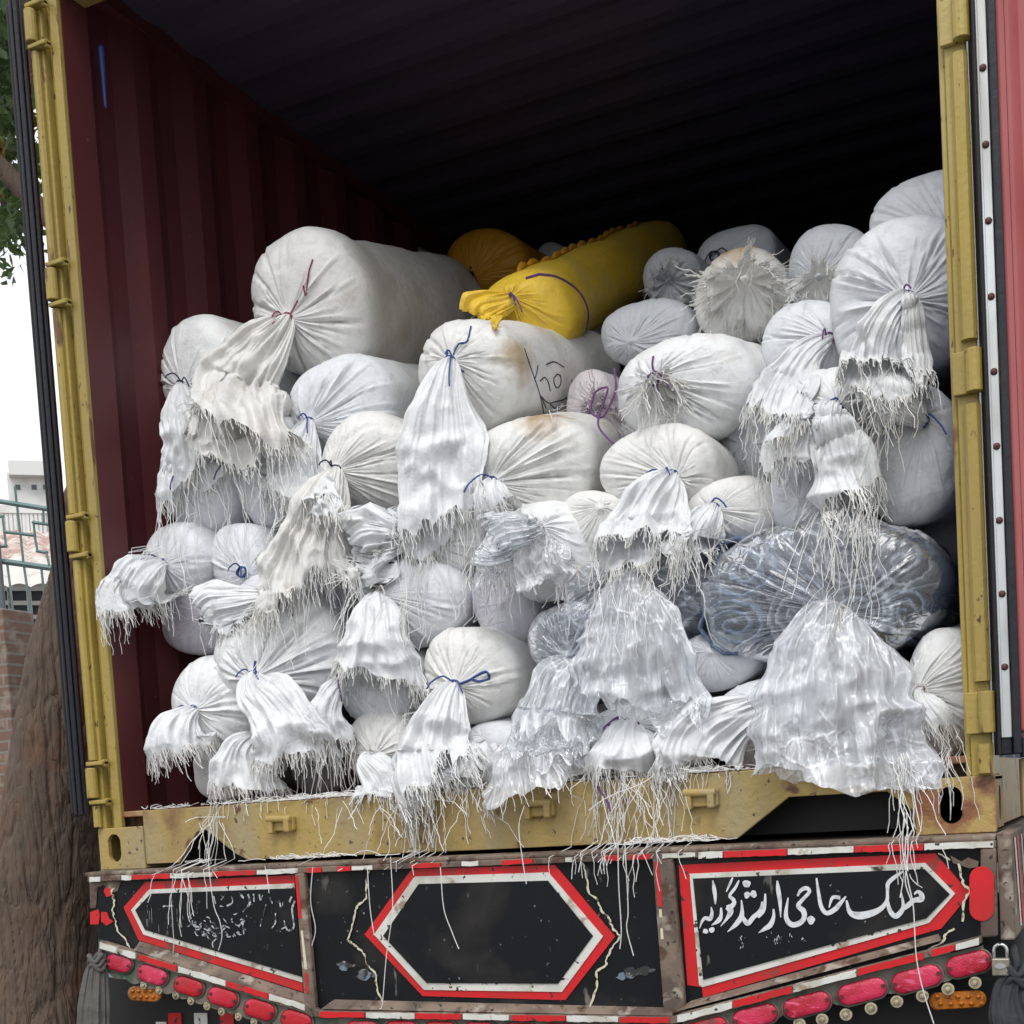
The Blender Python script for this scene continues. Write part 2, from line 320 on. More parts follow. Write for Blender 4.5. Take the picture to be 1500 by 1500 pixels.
# side walls: thin sheets with rounded corrugation bends
for sx in (-1, 1):
    pr = corr(.1, CL-.1, .135, .278, .028)
    P = np.array([[(sx*(1.165-dd*1.0), t, z) for (t, dd) in pr] for z in (.16, 2.54)])
    m = MB().grid(P)
    m.grid(P+np.array([sx*.002, 0, 0]), flip=True)
    o = m.build('wall', MT['maroon'] if sx < 0 else MT['navy_shade'], cont)
m = MB(); pr = corr(.1, CL-.1, .2, .209, .010)
P = np.array([[(x, t, 2.54-dd) for (t, dd) in pr] for x in (-1.2, 1.2)]); m.grid(P); m.grid(P+np.array([0, 0, .003]), flip=True)
m.build('roof', MT['roof'], cont)
MB().box((-1.19, .06, .10), (1.19, CL-.05, .155)).build('floor', MT['floor'], cont)
MB().box((-1.2, CL-.06, .0), (1.2, CL, 2.58)).build('end_wall', MT['navy_shade'], cont)
for sx in (-1, 1):
    MB().box((sx*1.215, .17, 0.01), (sx*1.155, CL-.1, .158)).build('bottom_rail', MT['paint'], cont)
    MB().box((sx*1.215, .17, 2.50), (sx*1.2035, CL-.1, 2.58)).build('top_rail', MT['paint'], cont)
    MB().box((sx*1.2030, .13, 2.505), (sx*1.155, CL-.1, 2.56)).build('inner_rail', MT['maroon'] if sx < 0 else MT['navy_shade'], cont)
    # rear corner post
    m = MB()
    if sx < 0:
        m.box((-1.219, -.004, .118), (-1.190, .03, 2.47)); m.box((-1.190, .02, .118), (-1.170, .06, 2.47)); m.box((-1.170, .004, .118), (-1.140, .022, 2.47)); m.box((-1.219, .031, .118), (-1.191, .16, 2.47))
    else:
        m.box((1.163, .010, .118), (1.176, .12, 2.47)); m.box((1.176, -.004, .118), (1.219, .06, 2.47)); m.box((1.19, .061, .118), (1.217, .16, 2.47))
    m.build('corner_post', MT['post'], cont, bevel=.004)
    # maroon lining behind the post
    MB().box((sx*1.1695 if sx < 0 else 1.190, .0225 if sx < 0 else .122, .1655), (sx*1.1415 if sx < 0 else 1.160, .128, 2.5)).build('post_lining', MT['maroon'], cont, bevel=.002)
MB().box((-1.14, -.004, 2.43), (1.163, .12, 2.56)).build('header', MT['post'], cont, bevel=.004)
# sill with two notches; front face polygon
sill = [(-1.057, .163), (-1.057, .012)]
nl = [(-.935, .012), (-.865, .095), (-.835, .10), (-.74, .03), (-.70, .012)]
nr = [(.665, .012), (.785, .098), (1.0, .098), (1.057, .05)]
pts = [(-1.057, .163), (-1.057, .012)]+nl+[(.0, .010)]+nr+[(1.057, .163)]
MB().prism([(x, 0, z) for x, z in pts], (0, .012, 0)).build('sill', MT['paint'], cont, bevel=.002)
MB().prism([(x, -.007, z) for x, z in [(nl[0][0]-.012, .012)]+[(a-.012 if a < -.83 else a+.012, b+.012) for a, b in nl[1:4]]+[(nl[4][0]+.012, .012), nl[4], nl[3], nl[2], nl[1], nl[0]]], (0, .0065, 0)).build('notch_rim', MT['paint'], cont, bevel=.002)
# rusty sill lip on top
MB().box((-1.14, .0125, .148), (1.163, .16, .1645)).build('sill_lip', MT['rustlip'], cont, bevel=.003)
MB().box((-1.05, .13, .012), (1.05, .15, .146)).build('inner_sill', MT['chassis'], cont)
for i, px_ in enumerate([(417, 1207), (612, 1192), (795, 1185), (1033, 1170)]):
    c = at(*px_, -.01); m = MB()
    m.box((c[0]-.04, -.018, c[2]-.018), (c[0]+.032, -.0005, c[2]+.02))
    m.tube([(c[0]-.048, -.024, c[2]+.016), (c[0]+.03, -.024, c[2]+.013)], .010, 8); m.box((c[0]-.045, -.03, c[2]-.024), (c[0]-.028, -.0005, c[2]+.012)); m.box((c[0]+.01, -.034, c[2]-.022), (c[0]+.027, -.0005, c[2]+.018))
    m.build('cam_keeper', MT['paint'], cont, bevel=.004)
def hole_plate(m, o_, u, v, n, W, H, hc, hw, hh, T, k=48):
    """plate W x H in the u,v plane from corner o_, thickness T along n with an oval hole centred hc"""
    o_, u, v, n = map(np.array, (o_, u, v, n)); th = np.linspace(0, 2*np.pi, k, endpoint=False)+np.pi/k
    def oval(t):
        c, s = np.cos(t), np.sin(t); r = hw
        return np.stack([hc[0]+r*c, hc[1]+np.sign(s)*(hh-r)+r*s], -1)
    def rect(t):
        c, s = np.cos(t), np.sin(t); q = []
        for a, b in zip(c, s):
            ks = []
            if a > 1e-9: ks.append((W-hc[0])/a)
            if a < -1e-9: ks.append(-hc[0]/a)
            if b > 1e-9: ks.append((H-hc[1])/b)
            if b < -1e-9: ks.append(-hc[1]/b)
            kk = min(ks); q.append((hc[0]+a*kk, hc[1]+b*kk))
        return np.array(q)
    A = oval(th); ca = [math.atan2(b-hc[1], a-hc[0]) % (2*math.pi) for a, b in ((0, 0), (W, 0), (W, H), (0, H))]
    th2 = th.copy()
    for c in ca:
        j = np.argmin(np.abs((th2-c+np.pi) % (2*np.pi)-np.pi)); th2[j] = c
    B = rect(th2)
    to = lambda q, dd: o_+q[:, :1]*u+q[:, 1:]*v+n*dd
    m.grid(np.stack([to(A, 0), to(B, 0), to(B, T), to(A, T), to(A, 0)]), wrapu=True)
for sx in (-1, 1):
    x0, x1 = (-1.221, -1.057) if sx < 0 else (1.057, 1.221)
    m = MB(); hx = (.058 if sx < 0 else .075)
    hole_plate(m, (x0, -.006, 0), (1, 0, 0), (0, 0, 1), (0, 1, 0), x1-x0, .120, (hx, .062), .023, .04, .016)
    xs = x0 if sx < 0 else x1
    hole_plate(m, (xs, .0105, 0), (0, 1, 0), (0, 0, 1), (-sx, 0, 0), .16, .12, (.085, .06), .025, .038, .014)
    m.box((x0+.0, .0105, .108), (x1, .17, .12)); m.box((x0, .0105, 0.0), (x1, .17, .010)); 
    if sx > 0: m.box((x0, .0105, .011), (x0+.012, .17, .107))
    m.build('corner_casting', MT['rust'] if sx > 0 else MT['paint'], cont, bevel=.003)
# hinges: barrel, leaf, lugs
for sx in (-1, 1):
    for k in range(4):
        z = .2508+.695*k; m = MB(); hh = .043
        xb = -1.212 if sx < 0 else 1.212
        m.tube([(xb, -.022, z-hh), (xb, -.022, z+hh)], .017, 14)
        if sx < 0:
            for s in (-1, 1): m.box((xb-.012, -.03, z+s*(hh+.012)-.006), (xb+.05, .0, z+s*(hh+.012)+.006)); m.box((xb+.04, -.022, z+s*(hh+.012)-.011), (xb+.05, -.002, z+s*(hh+.012)+.010))
        else:
            m.box((xb+.005, -.016, z-hh), (xb+.046, -.006, z+hh)); m.box((xb+.03, -.020, z-hh+.006), (xb+.05, -.0165, z+hh-.006))
            m.box((xb-.042, -.018, z-hh), (xb-.005, -.0045, z+hh))
        m.build('hinge', MT['post'], cont, bevel=.003)
    m = MB()
    for k in range(3):
        z = .2508+.695*k; xb = -1.212 if sx < 0 else 1.205
        m.tube([(xb, -.010, z+.065), (xb, -.010, z+.695-.065)], .013 if sx < 0 else .017, 10)
    xb = -1.212 if sx < 0 else 1.205
    m.tube([(xb, -.010, .125), (xb, -.010, .2508-.065)], .013 if sx < 0 else .017, 10)
    m.build('hinge_rod', MT['post'], cont)
# doors
def door(side):
    if side < 0:
        hx, hy = -1.236, -.012; dx, dy = nrm(np.array([-2.757-.045, 2.962])); 
    else:
        hx, hy = 1.232, -.028; a = R_(16); dx, dy = math.cos(a), math.sin(a)
    D = np.array([dx, dy, 0]); Nn = np.array([dy, -dx, 0]) if side > 0 else np.array([-dy, dx, 0])
    # D along the leaf away from the hinge, inner face towards -Nn*... ; Mx maps local (along, out, z)
    inn = np.array([dy, -dx, 0]) if side > 0 else np.array([-dy, dx, 0])*-1
    Mx = Matrix(((D[0], inn[0], 0, hx), (D[1], inn[1], 0, hy), (0, 0, 1, 0), (0, 0, 0, 1)))
    W_ = 1.165; z0, z1 = .165, 2.425; PR = 'door'
    leaf = MB().box((.046, -.052, z0+.0), (W_, -.02, z1), Mx).build('door', MT['doorred'] if side > 0 else MT['chassis'], cont, bevel=.003)
    MB().box((.046, -.0195, z0+.04), (.064 if side > 0 else .115, .004 if side > 0 else -.012, z1-.04), Mx).build('door_frame', MT['doorred'], leaf, bevel=.006)
    m = MB(); prr = corr(.0645, W_-.05, .072, .17, .034)
    P = np.array([[(t, dd-.002, z) for (t, dd) in prr] for z in (z0+.10, z1-.10)]).reshape(-1, 3)@np.array(Mx.to_3x3()).T+np.array(Mx.translation)
    m.grid(P.reshape(2, len(prr), 3)); m.build('door_panel', MT['doorred'], leaf)
    # gasket lips and retaining strip
    g_ = MB()
    if side > 0:
        for (a0, a1, b0, b1) in ((.0, .006, -.04, .010), (.030, .046, -.05, .012), (.006, .030, -.045, -.002)):
            g_.box((a0, b0, z0-.005), (a1, b1, z1+.02), Mx)
        g_.box((.0465, -.0195, z0-.012), (W_, .012, z0+.03), Mx)
        g_.build('gasket', MT['rubber'], leaf, bevel=.003)
        st = MB().box((.007, -.0015, z0+.03), (.029, .0035, z1), Mx).tube([np.array(Mx@Vector((.0095, .005, z))) for z in (z0+.03, z1)], .0032, 6).build('retaining_strip', MT['steel'], leaf, bevel=.0015)
        k = 0
        z = at(1454, 980, 0)[2]
        while z < z1-.02:
            c = np.array(Mx@Vector((.019, .003, z))); n_ = inn; th = np.linspace(0, 2*np.pi, 12, endpoint=False)
            uu = D; vv = np.array([0, 0, 1.]); rr = [(.0075, 0), (.007, .003), (.004, .005), (.001, .0055)]
            P = np.array([[c+uu*r*math.cos(t)+vv*r*math.sin(t)+n_*hh_ for t in th] for r, hh_ in rr])
            MB().grid(P, wrapu=True).build('rivet', MT['rivet'], st, smooth=True); z += .1487
        MB().box((.05, -.051, .03), (W_, -.0195, z0-.014), Mx).build('door_foot', mat('olive_paint', (.30, .24, .13), .5, bump=[(12, .3, one)]), leaf, bevel=.004)
    else:
        for (a0, a1, b0, b1) in ((.0, .045, -.044, -.034), (-.008, .045, -.0335, -.020), (.0, .045, -.019, -.008)):
            g_.box((a0, b0, z0-.005), (a1, b1, z1), Mx)
        g_.build('gasket', MT['rubber'], leaf, bevel=.004)
door(-1); door(1)
# blue strap hanging on the wall
sp = catmull([at(122, 92, .2), at(124, 120, .2), at(121, 145, .2), at(123, 182, .2)], 8)
sp[:, 0] = -1.132; sp[:, 1] = .165
MB().tube(sp, np.linspace(.010, .004, len(sp)), 7).build('strap', MT['tieb'], cont, smooth=True)

# ------------------------------------------------------------------ truck
YP = -.10
truck = thing('flatbed_truck', 'truck tail with painted black panel, red frames and white lettering under the container', 'truck', (0, 5, GZ))
bed = MB().box((-1.19, -.075, -.06), (1.23, 12.0, -.003)).build('bed', MT['dust'], truck)
for sx in (-.42, .42): MB().box((sx-.06, .0, -.36), (sx+.06, 12.0, -.062)).build('chassis_rail', MT['chassis'], truck, bevel=.005)
MB().box((-1.0, .1, -.95), (1.0, .14, -.22)).build('rear_guard', MT['chassis'], truck)
for ax in (2.2, 3.6):
    MB().tube([(-.9, ax, GZ+.5), (.9, ax, GZ+.5)], .07, 12).build('axle', MT['chassis'], truck)
    for sx in (-1, 1):
        P = []; prof = [(.12, .28), (.12, .47), (.09, .5), (-.09, .5), (-.12, .47), (-.12, .28)]
        th = np.linspace(0, 2*np.pi, 36, endpoint=False); cx_ = sx*.98
        P = np.array([[(cx_+a, ax+r*math.cos(t), GZ+.5+.004+r*math.sin(t)) for t in th] for a, r in prof])
        wh = MB().grid(P, wrapu=True).build('wheel', MT['tyre'], truck, smooth=True)
        P = np.array([[(cx_+a, ax+r*math.cos(t), GZ+.5+.004+r*math.sin(t)) for t in th] for a, r in [(.1, .28), (.02, .2), (.02, .1), (.06, .09), (.06, .01)]])
        MB().grid(P, wrapu=True).build('rim', MT['bracket'], wh, smooth=True)
def P2(l, Y): return [at(x, y, Y) for x, y in l]
def flatp(l, Y, T=.003): return MB().prism(P2(l, Y), (0, T, 0))
panel_px = [(128, 1284), (440, 1271), (985, 1249), (1443, 1232), (1432, 1374), (1000, 1486), (455, 1476), (146, 1384)]
pan = flatp(panel_px, YP, .035).build('tail_panel', MT['black'], truck)
# top lip (dusty) : from panel out to container
m = MB(); m.prism(P2([(128, 1284), (440, 1271), (985, 1249), (1459, 1231)], YP)+[p+np.array([0, 0, .012]) for p in P2([(1459, 1231), (985, 1249), (440, 1271), (128, 1284)], YP)], (0, .10, 0))
m.v[0][:, 1] -= .012; m.build('top_lip', MT['dust'], truck, bevel=.004)
def stripes(seq, Y, T=.004, nm='marking'):
    for (x0, ya, x1, yb, hgt, c) in seq:
        n_ = max(3, int(abs(x1-x0)/7)); tt = np.linspace(0, 1, n_)
        upl = [(x0+(x1-x0)*t, ya+(yb-ya)*t+(random.random()-.5)*1.3) for t in tt]; lo = [(x0+(x1-x0)*t, ya+(yb-ya)*t+hgt+(random.random()-.5)*1.6) for t in tt[::-1]]
        flatp(upl+lo, Y, T).build(nm, MT[c], truck)
def ln(x, a, b): return a[1]+(b[1]-a[1])*(x-a[0])/(b[0]-a[0])
T0, T1, T2, T3 = (128, 1284), (440, 1271), (985, 1249), (1459, 1231)
def topy(x): return ln(x, T0, T1) if x < 440 else ln(x, T1, T2) if x < 985 else ln(x, T2, T3)
seq = []
for x0, x1, c in [(131, 146, 'whitep'), (178, 192, 'whitep'), (193, 248, 'red'), (249, 311, 'whitep'), (312, 375, 'red'), (376, 436, 'whitep'), (450, 470, 'red'), (494, 513, 'red'), (515, 545, 'whitep'), (602, 645, 'red'), (676, 700, 'whitep'), (735, 780, 'red'), (828, 838, 'whitep'), (883, 905, 'red'), (922, 952, 'red'), (970, 1018, 'whitep'), (1023, 1058, 'whitep'), (1060, 1152, 'red'), (1154, 1250, 'whitep'), (1252, 1352, 'red'), (1354, 1455, 'whitep')]:
    seq.append((x0, topy(x0)+1.0, x1, topy(x1)+1.0, 6.5 if x0 < 1000 else 9, c))
stripes(seq, YP-.020)
MB().prism(P2([(128, 1284), (440, 1271), (985, 1249), (1459, 1231), (1459, 1242), (985, 1258), (440, 1279), (128, 1292)], YP-.0155), (0, .015, 0)).build('top_edge', MT['dust'], truck, bevel=.002)
# bottom ledge (dusty slanting) + striped edge
def quadslope(up_px, lo_px, Yu, Yl, nm, c):
    a = P2(up_px, Yu); b = P2(lo_px, Yl); n = len(a); V = np.array(a+b)
    MB().add(np.concatenate([V, V+np.array([0, .012, 0])]), [(i, i+1, n+i+1, n+i) for i in range(n-1)]+[(2*n+i+1, 2*n+i, 3*n+i, 3*n+i+1) for i in range(n-1)]+[(i, 2*n+i, 2*n+i+1, i+1) for i in range(n-1)]+[(n+i+1, 3*n+i+1, 3*n+i, n+i) for i in range(n-1)]).build(nm, MT[c], truck)
quadslope([(205, 1378), (445, 1455)], [(196, 1392), (447, 1474)], YP-.001, YP-.028, 'ledge', 'dust')
quadslope([(490, 1464), (985, 1476)], [(470, 1478), (985, 1488)], YP-.001, YP-.028, 'ledge', 'dust')
quadslope([(1012, 1466), (1375, 1368)], [(990, 1482), (1378, 1378)], YP-.001, YP-.028, 'ledge', 'dust')
MB().prism(P2([(146, 1379), (450, 1471), (462, 1480), (985, 1489), (1000, 1483), (1438, 1371), (1438, 1382), (1000, 1498), (985, 1500), (455, 1490), (447, 1484), (146, 1391)], YP-.029), (0, .025, 0)).build('bottom_edge', MT['dust'], truck, bevel=.002)
seq = []
def by(x):
    return ln(x, (146, 1380), (450, 1472)) if x < 450 else ln(x, (455, 1481), (985, 1490)) if x < 985 else ln(x, (1000, 1485), (1438, 1372))
for x0, x1, c in [(146, 198, 'whitep'), (203, 258, 'red'), (261, 330, 'whitep'), (332, 392, 'red'), (394, 446, 'whitep'), (468, 533, 'red'), (536, 607, 'whitep'), (609, 675, 'red'), (678, 745, 'whitep'), (750, 828, 'red'), (830, 905, 'whitep'), (908, 980, 'red'), (992, 1072, 'whitep'), (1074, 1160, 'red'), (1162, 1254, 'whitep'), (1257, 1352, 'red'), (1365, 1398, 'red'), (1400, 1434, 'whitep')]:
    seq.append((x0, by(x0)+1, x1, by(x1)+1, 8 if x0 < 985 else 10, c))
stripes(seq, YP-.0325)
# upright ribs and end frames
for l in ([(431, 1279), (445, 1279), (462, 1478), (446, 1478)], [(955, 1258), (985, 1257), (1004, 1482), (972, 1488)], [(1436, 1243), (1459, 1242), (1462, 1372), (1436, 1374)]):
    flatp(l, YP-.018, .0175).build('rib', MT['dust'], truck, bevel=.004)
for l, c in ([(432, 1283), (436, 1283), (442, 1345), (437, 1345)], 'red'), ([(440, 1360), (443, 1360), (450, 1420), (446, 1420)], 'cream'), ([(446, 1425), (450, 1425), (452, 1455), (448, 1455)], 'red'), ([(959, 1262), (964, 1262), (970, 1328), (964, 1328)], 'red'), ([(965, 1332), (969, 1332), (970, 1344), (966, 1344)], 'cream'), ([(967, 1360), (971, 1360), (972, 1376), (968, 1376)], 'cream'):
    flatp(l, YP-.0195, .0012).build('paint_chip', MT[c], truck)
def framed(outer, mid, inner):
    for nm, l, Y, c in (('red_frame', outer, YP-.003, 'red'), ('white_frame', mid, YP-.006, 'whitep'), ('inner_field', inner, YP-.009, 'black')):
        # wavy cut edges like hand trimmed tape
        flatp(l, Y, .0028).build(nm, MT[c], truck)
framed([(534, 1369), (603, 1273), (813, 1267), (901, 1372), (828, 1465), (619, 1459)], [(548, 1369), (607, 1284), (803, 1278), (883, 1372), (823, 1453), (621, 1450)], [(561, 1371), (613, 1295), (802, 1290), (868, 1371), (817, 1441), (625, 1440)])
framed([(994, 1267), (1370, 1250), (1421, 1309), (1379, 1360), (1030, 1461), (1028, 1446), (1007, 1443)], [(1010, 1280), (1355, 1264), (1399, 1309), (1361, 1352), (1029, 1446), (1024, 1443)], [(1015, 1287), (1354, 1273), (1391, 1310), (1357, 1345), (1030, 1435)])
framed([(213, 1292), (431, 1282), (444, 1453), (203, 1377), (181, 1329)], [(218, 1303), (431, 1294), (443, 1439), (210, 1369), (192, 1333)], [(221, 1309), (432, 1301), (442, 1431), (212, 1362), (198, 1333)])
MB().prism([at(1422+17*math.cos(t)*.98, 1309+(math.copysign(23, -math.sin(t)))-17*math.sin(t), YP-.002)+np.array([.030, 0, 0])*0 for t in np.linspace(0, 2*np.pi, 40, endpoint=False)], (0, .0018, 0)).build('red_oval', MT['red'], truck) if False else None
th = np.linspace(0, 2*np.pi, 40, endpoint=False)
flatp([(1440.5+17*math.cos(t)-.05*(-math.sin(t))-1, 1309-math.copysign(22, math.sin(t))-17*math.sin(t)) for t in th+.01], YP-.0195, .0165).build('red_oval', MT['red'], truck) if False else None
flatp([(1438+18*math.cos(t), 1309-math.copysign(22, math.sin(t))-18*math.sin(t)) for t in th+.01], YP-.0205, .0022).build('red_oval', MT['red'], truck)
for l in ([(128, 1342), (140, 1338), (142, 1348), (140, 1360), (128, 1360)], [(150, 1306), (158, 1308), (159, 1318), (152, 1320), (148, 1312)], [(144, 1342), (152, 1342), (156, 1352), (162, 1356), (152, 1362), (144, 1356)]):
    flatp([(x+4, y-6) for x, y in l], YP-.003, .0025).build('paint_chip', MT['red'], truck)
flatp([(131, 1292), (178, 1290), (172, 1305), (163, 1308), (152, 1296), (143, 1300), (140, 1330), (132, 1330)], YP-.002, .0018).build('bare_patch', MT['dust'], truck)
flatp([(1392, 1253), (1408, 1262), (1418, 1256), (1434, 1262), (1432, 1270), (1420, 1272), (1408, 1268), (1396, 1264)], YP-.0125, .0018).build('bare_patch', MT['dust'], truck)
BL = np.array([0, 0, 1.])
def stroke(pp, Y, sc_, m, j=[0]):
    """pp: (x_px, y_px, width_px) centre line of one brush stroke, laid on the panel"""
    j[0] += 1; Yj = Y-.00015*(j[0] % 12)
    P = np.array([list(at(x, y, Yj)) for x, y, w_ in pp]); W = np.array([w_ for _, _, w_ in pp])*sc_/pxm(P[0])
    Q = catmull(np.concatenate([P, W[:, None]], 1), 8); C = Q[:, :3]; W = np.clip(Q[:, 3], .0008, None)
    t = nrm(np.gradient(C, axis=0)); s = np.cross(t, np.array([0, 1., 0])); s = nrm(s)
    m.add(np.concatenate([C-s*W[:, None]/2, (C+s*W[:, None]/2)[::-1]]), [(i, i+1, 2*len(C)-2-i, 2*len(C)-1-i) for i in range(len(C)-1)])
def dot(x, y, r, Y, m):
    c = at(x, y, Y); rr = r/pxm(c); k = 12
    m.add([c+np.array([rr*(1+.15*math.sin(3*a+x))*math.cos(a), 0, rr*(1+.15*math.cos(2*a+y))*math.sin(a)]) for a in np.linspace(0, 2*np.pi, k, endpoint=False)], [tuple(range(k))])
A_ = lambda l: [(1010+u/7.895, 1270+v/7.895, w_/7.895) for u, v, w_ in l]
B_ = lambda l: [(1180+u/5, 1250+v/5, w_/5) for u, v, w_ in l]
C_ = lambda l: [(180+u/5.556, 1280+v/5.556, w_/5.556) for u, v, w_ in l]
YL = YP-.0102; m = MB()
for l in ([(268, 155, 16), (285, 250, 46), (296, 340, 40), (298, 430, 16)], [(250, 462, 14), (260, 530, 36), (238, 600, 50), (180, 590, 40), (140, 640, 28), (118, 710, 6)],
          [(365, 470, 22), (365, 560, 40), (335, 620, 54), (255, 674, 6)], [(500, 122, 18), (470, 190, 30), (425, 288, 12)], [(572, 155, 18), (530, 240, 34), (465, 330, 34), (505, 375, 46), (515, 420, 50), (470, 470, 60), (430, 500, 50)],
          [(440, 440, 40), (475, 510, 70), (430, 600, 34), (358, 687, 6)], [(600, 382, 12), (608, 480, 36), (600, 570, 56), (540, 660, 54), (438, 752, 6)],
          [(600, 540, 20), (640, 620, 55), (680, 650, 56), (740, 580, 52), (800, 530, 50), (832, 470, 38), (840, 400, 18)], [(790, 580, 40), (850, 510, 46), (872, 420, 36), (876, 308, 20)],
          [(1015, 158, 18), (1026, 260, 50), (1046, 400, 44), (1055, 585, 8)], [(972, 485, 20), (972, 580, 40), (935, 670, 60), (870, 715, 44), (798, 762, 6)],
          [(1248, 335, 24), (1290, 268, 42), (1355, 245, 48), (1385, 290, 40), (1300, 385, 42), (1258, 450, 52), (1318, 510, 64), (1325, 590, 56), (1270, 650, 60), (1190, 668, 62), (1132, 620, 56), (1115, 530, 46), (1140, 355, 14)]):
    stroke(A_(l), YL, 1, m)
for x, y, r in ((185, 742, 32), (258, 728, 34), (660, 195, 47), (665, 325, 38), (740, 312, 40), (1405, 615, 46)):
    dot(1010+x/7.895, 1270+y/7.895, r/7.895, YL-.001, m)
for l in ([(80, 180, 12), (95, 290, 24), (115, 390, 30), (155, 438, 32), (215, 410, 36), (255, 365, 30), (296, 315, 10)], [(172, 398, 8), (198, 325, 24), (255, 325, 28)],
          [(718, 130, 10), (655, 172, 28), (605, 220, 30), (600, 280, 22), (596, 345, 26), (555, 402, 36), (480, 440, 50), (390, 456, 56), (325, 430, 36), (300, 345, 14)],
          [(598, 340, 20), (618, 420, 32), (660, 460, 38), (705, 420, 34), (715, 370, 22), (700, 288, 12)], [(690, 425, 20), (745, 385, 36), (795, 345, 34), (845, 335, 44), (848, 300, 34), (822, 280, 22), (795, 300, 12)],
          [(762, 150, 6), (775, 185, 7), (815, 225, 8), (856, 252, 6)]):
    stroke(B_(l), YL, 1, m)
m.build('lettering', MT['letter'], truck, label='large white hand painted Urdu lettering')
m = MB()
for l in ([(1375, 185, 20), (1355, 230, 16)], [(1402, 222, 22), (1378, 282, 20), (1385, 360, 14), (1392, 430, 18), (1360, 460, 18), (1328, 440, 16), (1312, 380, 12)], [(1290, 450, 8), (1325, 432, 12)], [(1242, 320, 12), (1240, 400, 14), (1212, 442, 8)],
          [(1165, 250, 10), (1140, 345, 8)], [(1132, 368, 10), (1118, 430, 8)], [(1272, 215, 16), (1285, 270, 16)], [(1302, 230, 6), (1300, 262, 5)], [(1195, 195, 16), (1218, 242, 10)], [(1108, 165, 14), (1120, 212, 12), (1138, 172, 6)], [(1062, 162, 16), (1068, 228, 12)],
          [(1018, 165, 16), (1032, 240, 22), (975, 312, 6)], [(958, 172, 26), (984, 198, 16)], [(738, 180, 14), (755, 245, 10)], [(885, 185, 12), (890, 235, 12), (845, 262, 16)], [(788, 262, 10), (818, 265, 12)], [(798, 172, 10), (815, 190, 8), (830, 165, 6)], [(798, 214, 6), (826, 180, 6)],
          [(325, 265, 14), (410, 258, 12)], [(610, 220, 20), (628, 235, 20)], [(578, 300, 10), (552, 350, 10), (550, 400, 8)], [(562, 380, 12), (582, 425, 16), (640, 430, 18)], [(735, 600, 10), (730, 560, 12), (770, 520, 10)], [(890, 360, 14), (882, 385, 12), (900, 395, 8)], [(940, 430, 16), (990, 375, 22)], [(975, 400, 20), (985, 500, 8)]):
    stroke(C_(l), YL, 1.0, m)
for i in range(46):
    x = random.gauss(760, 110); y = random.gauss(440, 50); a = random.uniform(-1.2, 1.2); q = random.uniform(15, 45)
    stroke(C_([(x, y, 10), (x+q*.5, y+q*a*.5+random.uniform(-12, 12), 12), (x+q, y+q*a, 5)]), YL, .9, m)
for i in range(16):
    x = random.uniform(190, 650); y = random.uniform(200, 420); stroke(C_([(x, y, 4), (x+3, y+random.uniform(30, 110), 3)]), YL, .6, m)
m.build('lettering', MT['smudge'], truck, label='rubbed out white lettering', kind='stuff')
m = MB()
for i in range(30):
    u = random.choice([(600, 870, 60), (1010, 820, 90), (1180, 800, 200)]); x = random.gauss(u[0], u[2]*.5); y = random.gauss(u[1], 45); stroke(A_([(x, y, 12), (x+random.uniform(-20, 20), y+random.uniform(10, 40), 8)]), YL, .9, m)
m.build('paint_fleck', MT['smudge'], truck)
# cream zigzag borders
D_ = lambda l, ox: [(ox+u/3.75, 1100+v/3.75, w_) for u, v, w_ in l]
m = MB()
def zig(l):
    for a, b in zip(l[:-1], l[1:]):
        n_ = 5; q = [(a[0]+(b[0]-a[0])*t+random.uniform(-1.5, 1.5)*(0 < t < 1), a[1]+(b[1]-a[1])*t, 3.1+random.uniform(-1.6, 1.0)) for t in np.linspace(0, 1, n_)]
        stroke(q, YP-.0030 if a[0] < 1380 else YP-.0125, 1, m)
zig0 = zig
def zig(l):
    global m
    m = MB(); zig0(l); m.build('zigzag_border', MT['cream'], truck)
zig([x for x in D_([(720, 650, 4), (700, 720, 4), (700, 810, 4), (650, 850, 4), (640, 890, 4), (620, 960, 4), (595, 1040, 4), (650, 1075, 4), (690, 1120, 4), (700, 1170, 4), (750, 1220, 4), (760, 1320, 4), (800, 1400, 4)], 350)])
zig([x for x in D_([(565, 600, 4), (590, 660, 4), (610, 780, 4), (660, 820, 4), (675, 870, 4), (720, 920, 4), (740, 970, 4), (780, 1015, 4), (740, 1080, 4), (710, 1130, 4), (700, 1180, 4), (650, 1210, 4), (655, 1300, 4), (610, 1430, 4)], 700)])
zig([(x, y, w_) for x, y, w_ in B_([(970, 0, 4), (1060, 50, 4)])]); zig(B_([(1118, 75, 4), (1135, 170, 4), (1160, 230, 4), (1205, 270, 4), (1160, 350, 4), (1150, 500, 4)])); zig(B_([(1090, 550, 4), (1030, 590, 4), (1000, 650, 4), (880, 715, 4)]))
zig([(172, 1296, 4), (163, 1306, 4), (168, 1318, 4), (164, 1334, 4), (170, 1350, 4), (172, 1364, 4), (184, 1376, 4), (190, 1390, 4)])
WP = mat('old_paint_layers', (.12, .13, .14), .6, mix=[((.03, .03, .03), 30, .42, .5, one), ((.14, .19, .25), 45, .56, .62, one), ((.4, .36, .3), 80, .6, .66, one)])
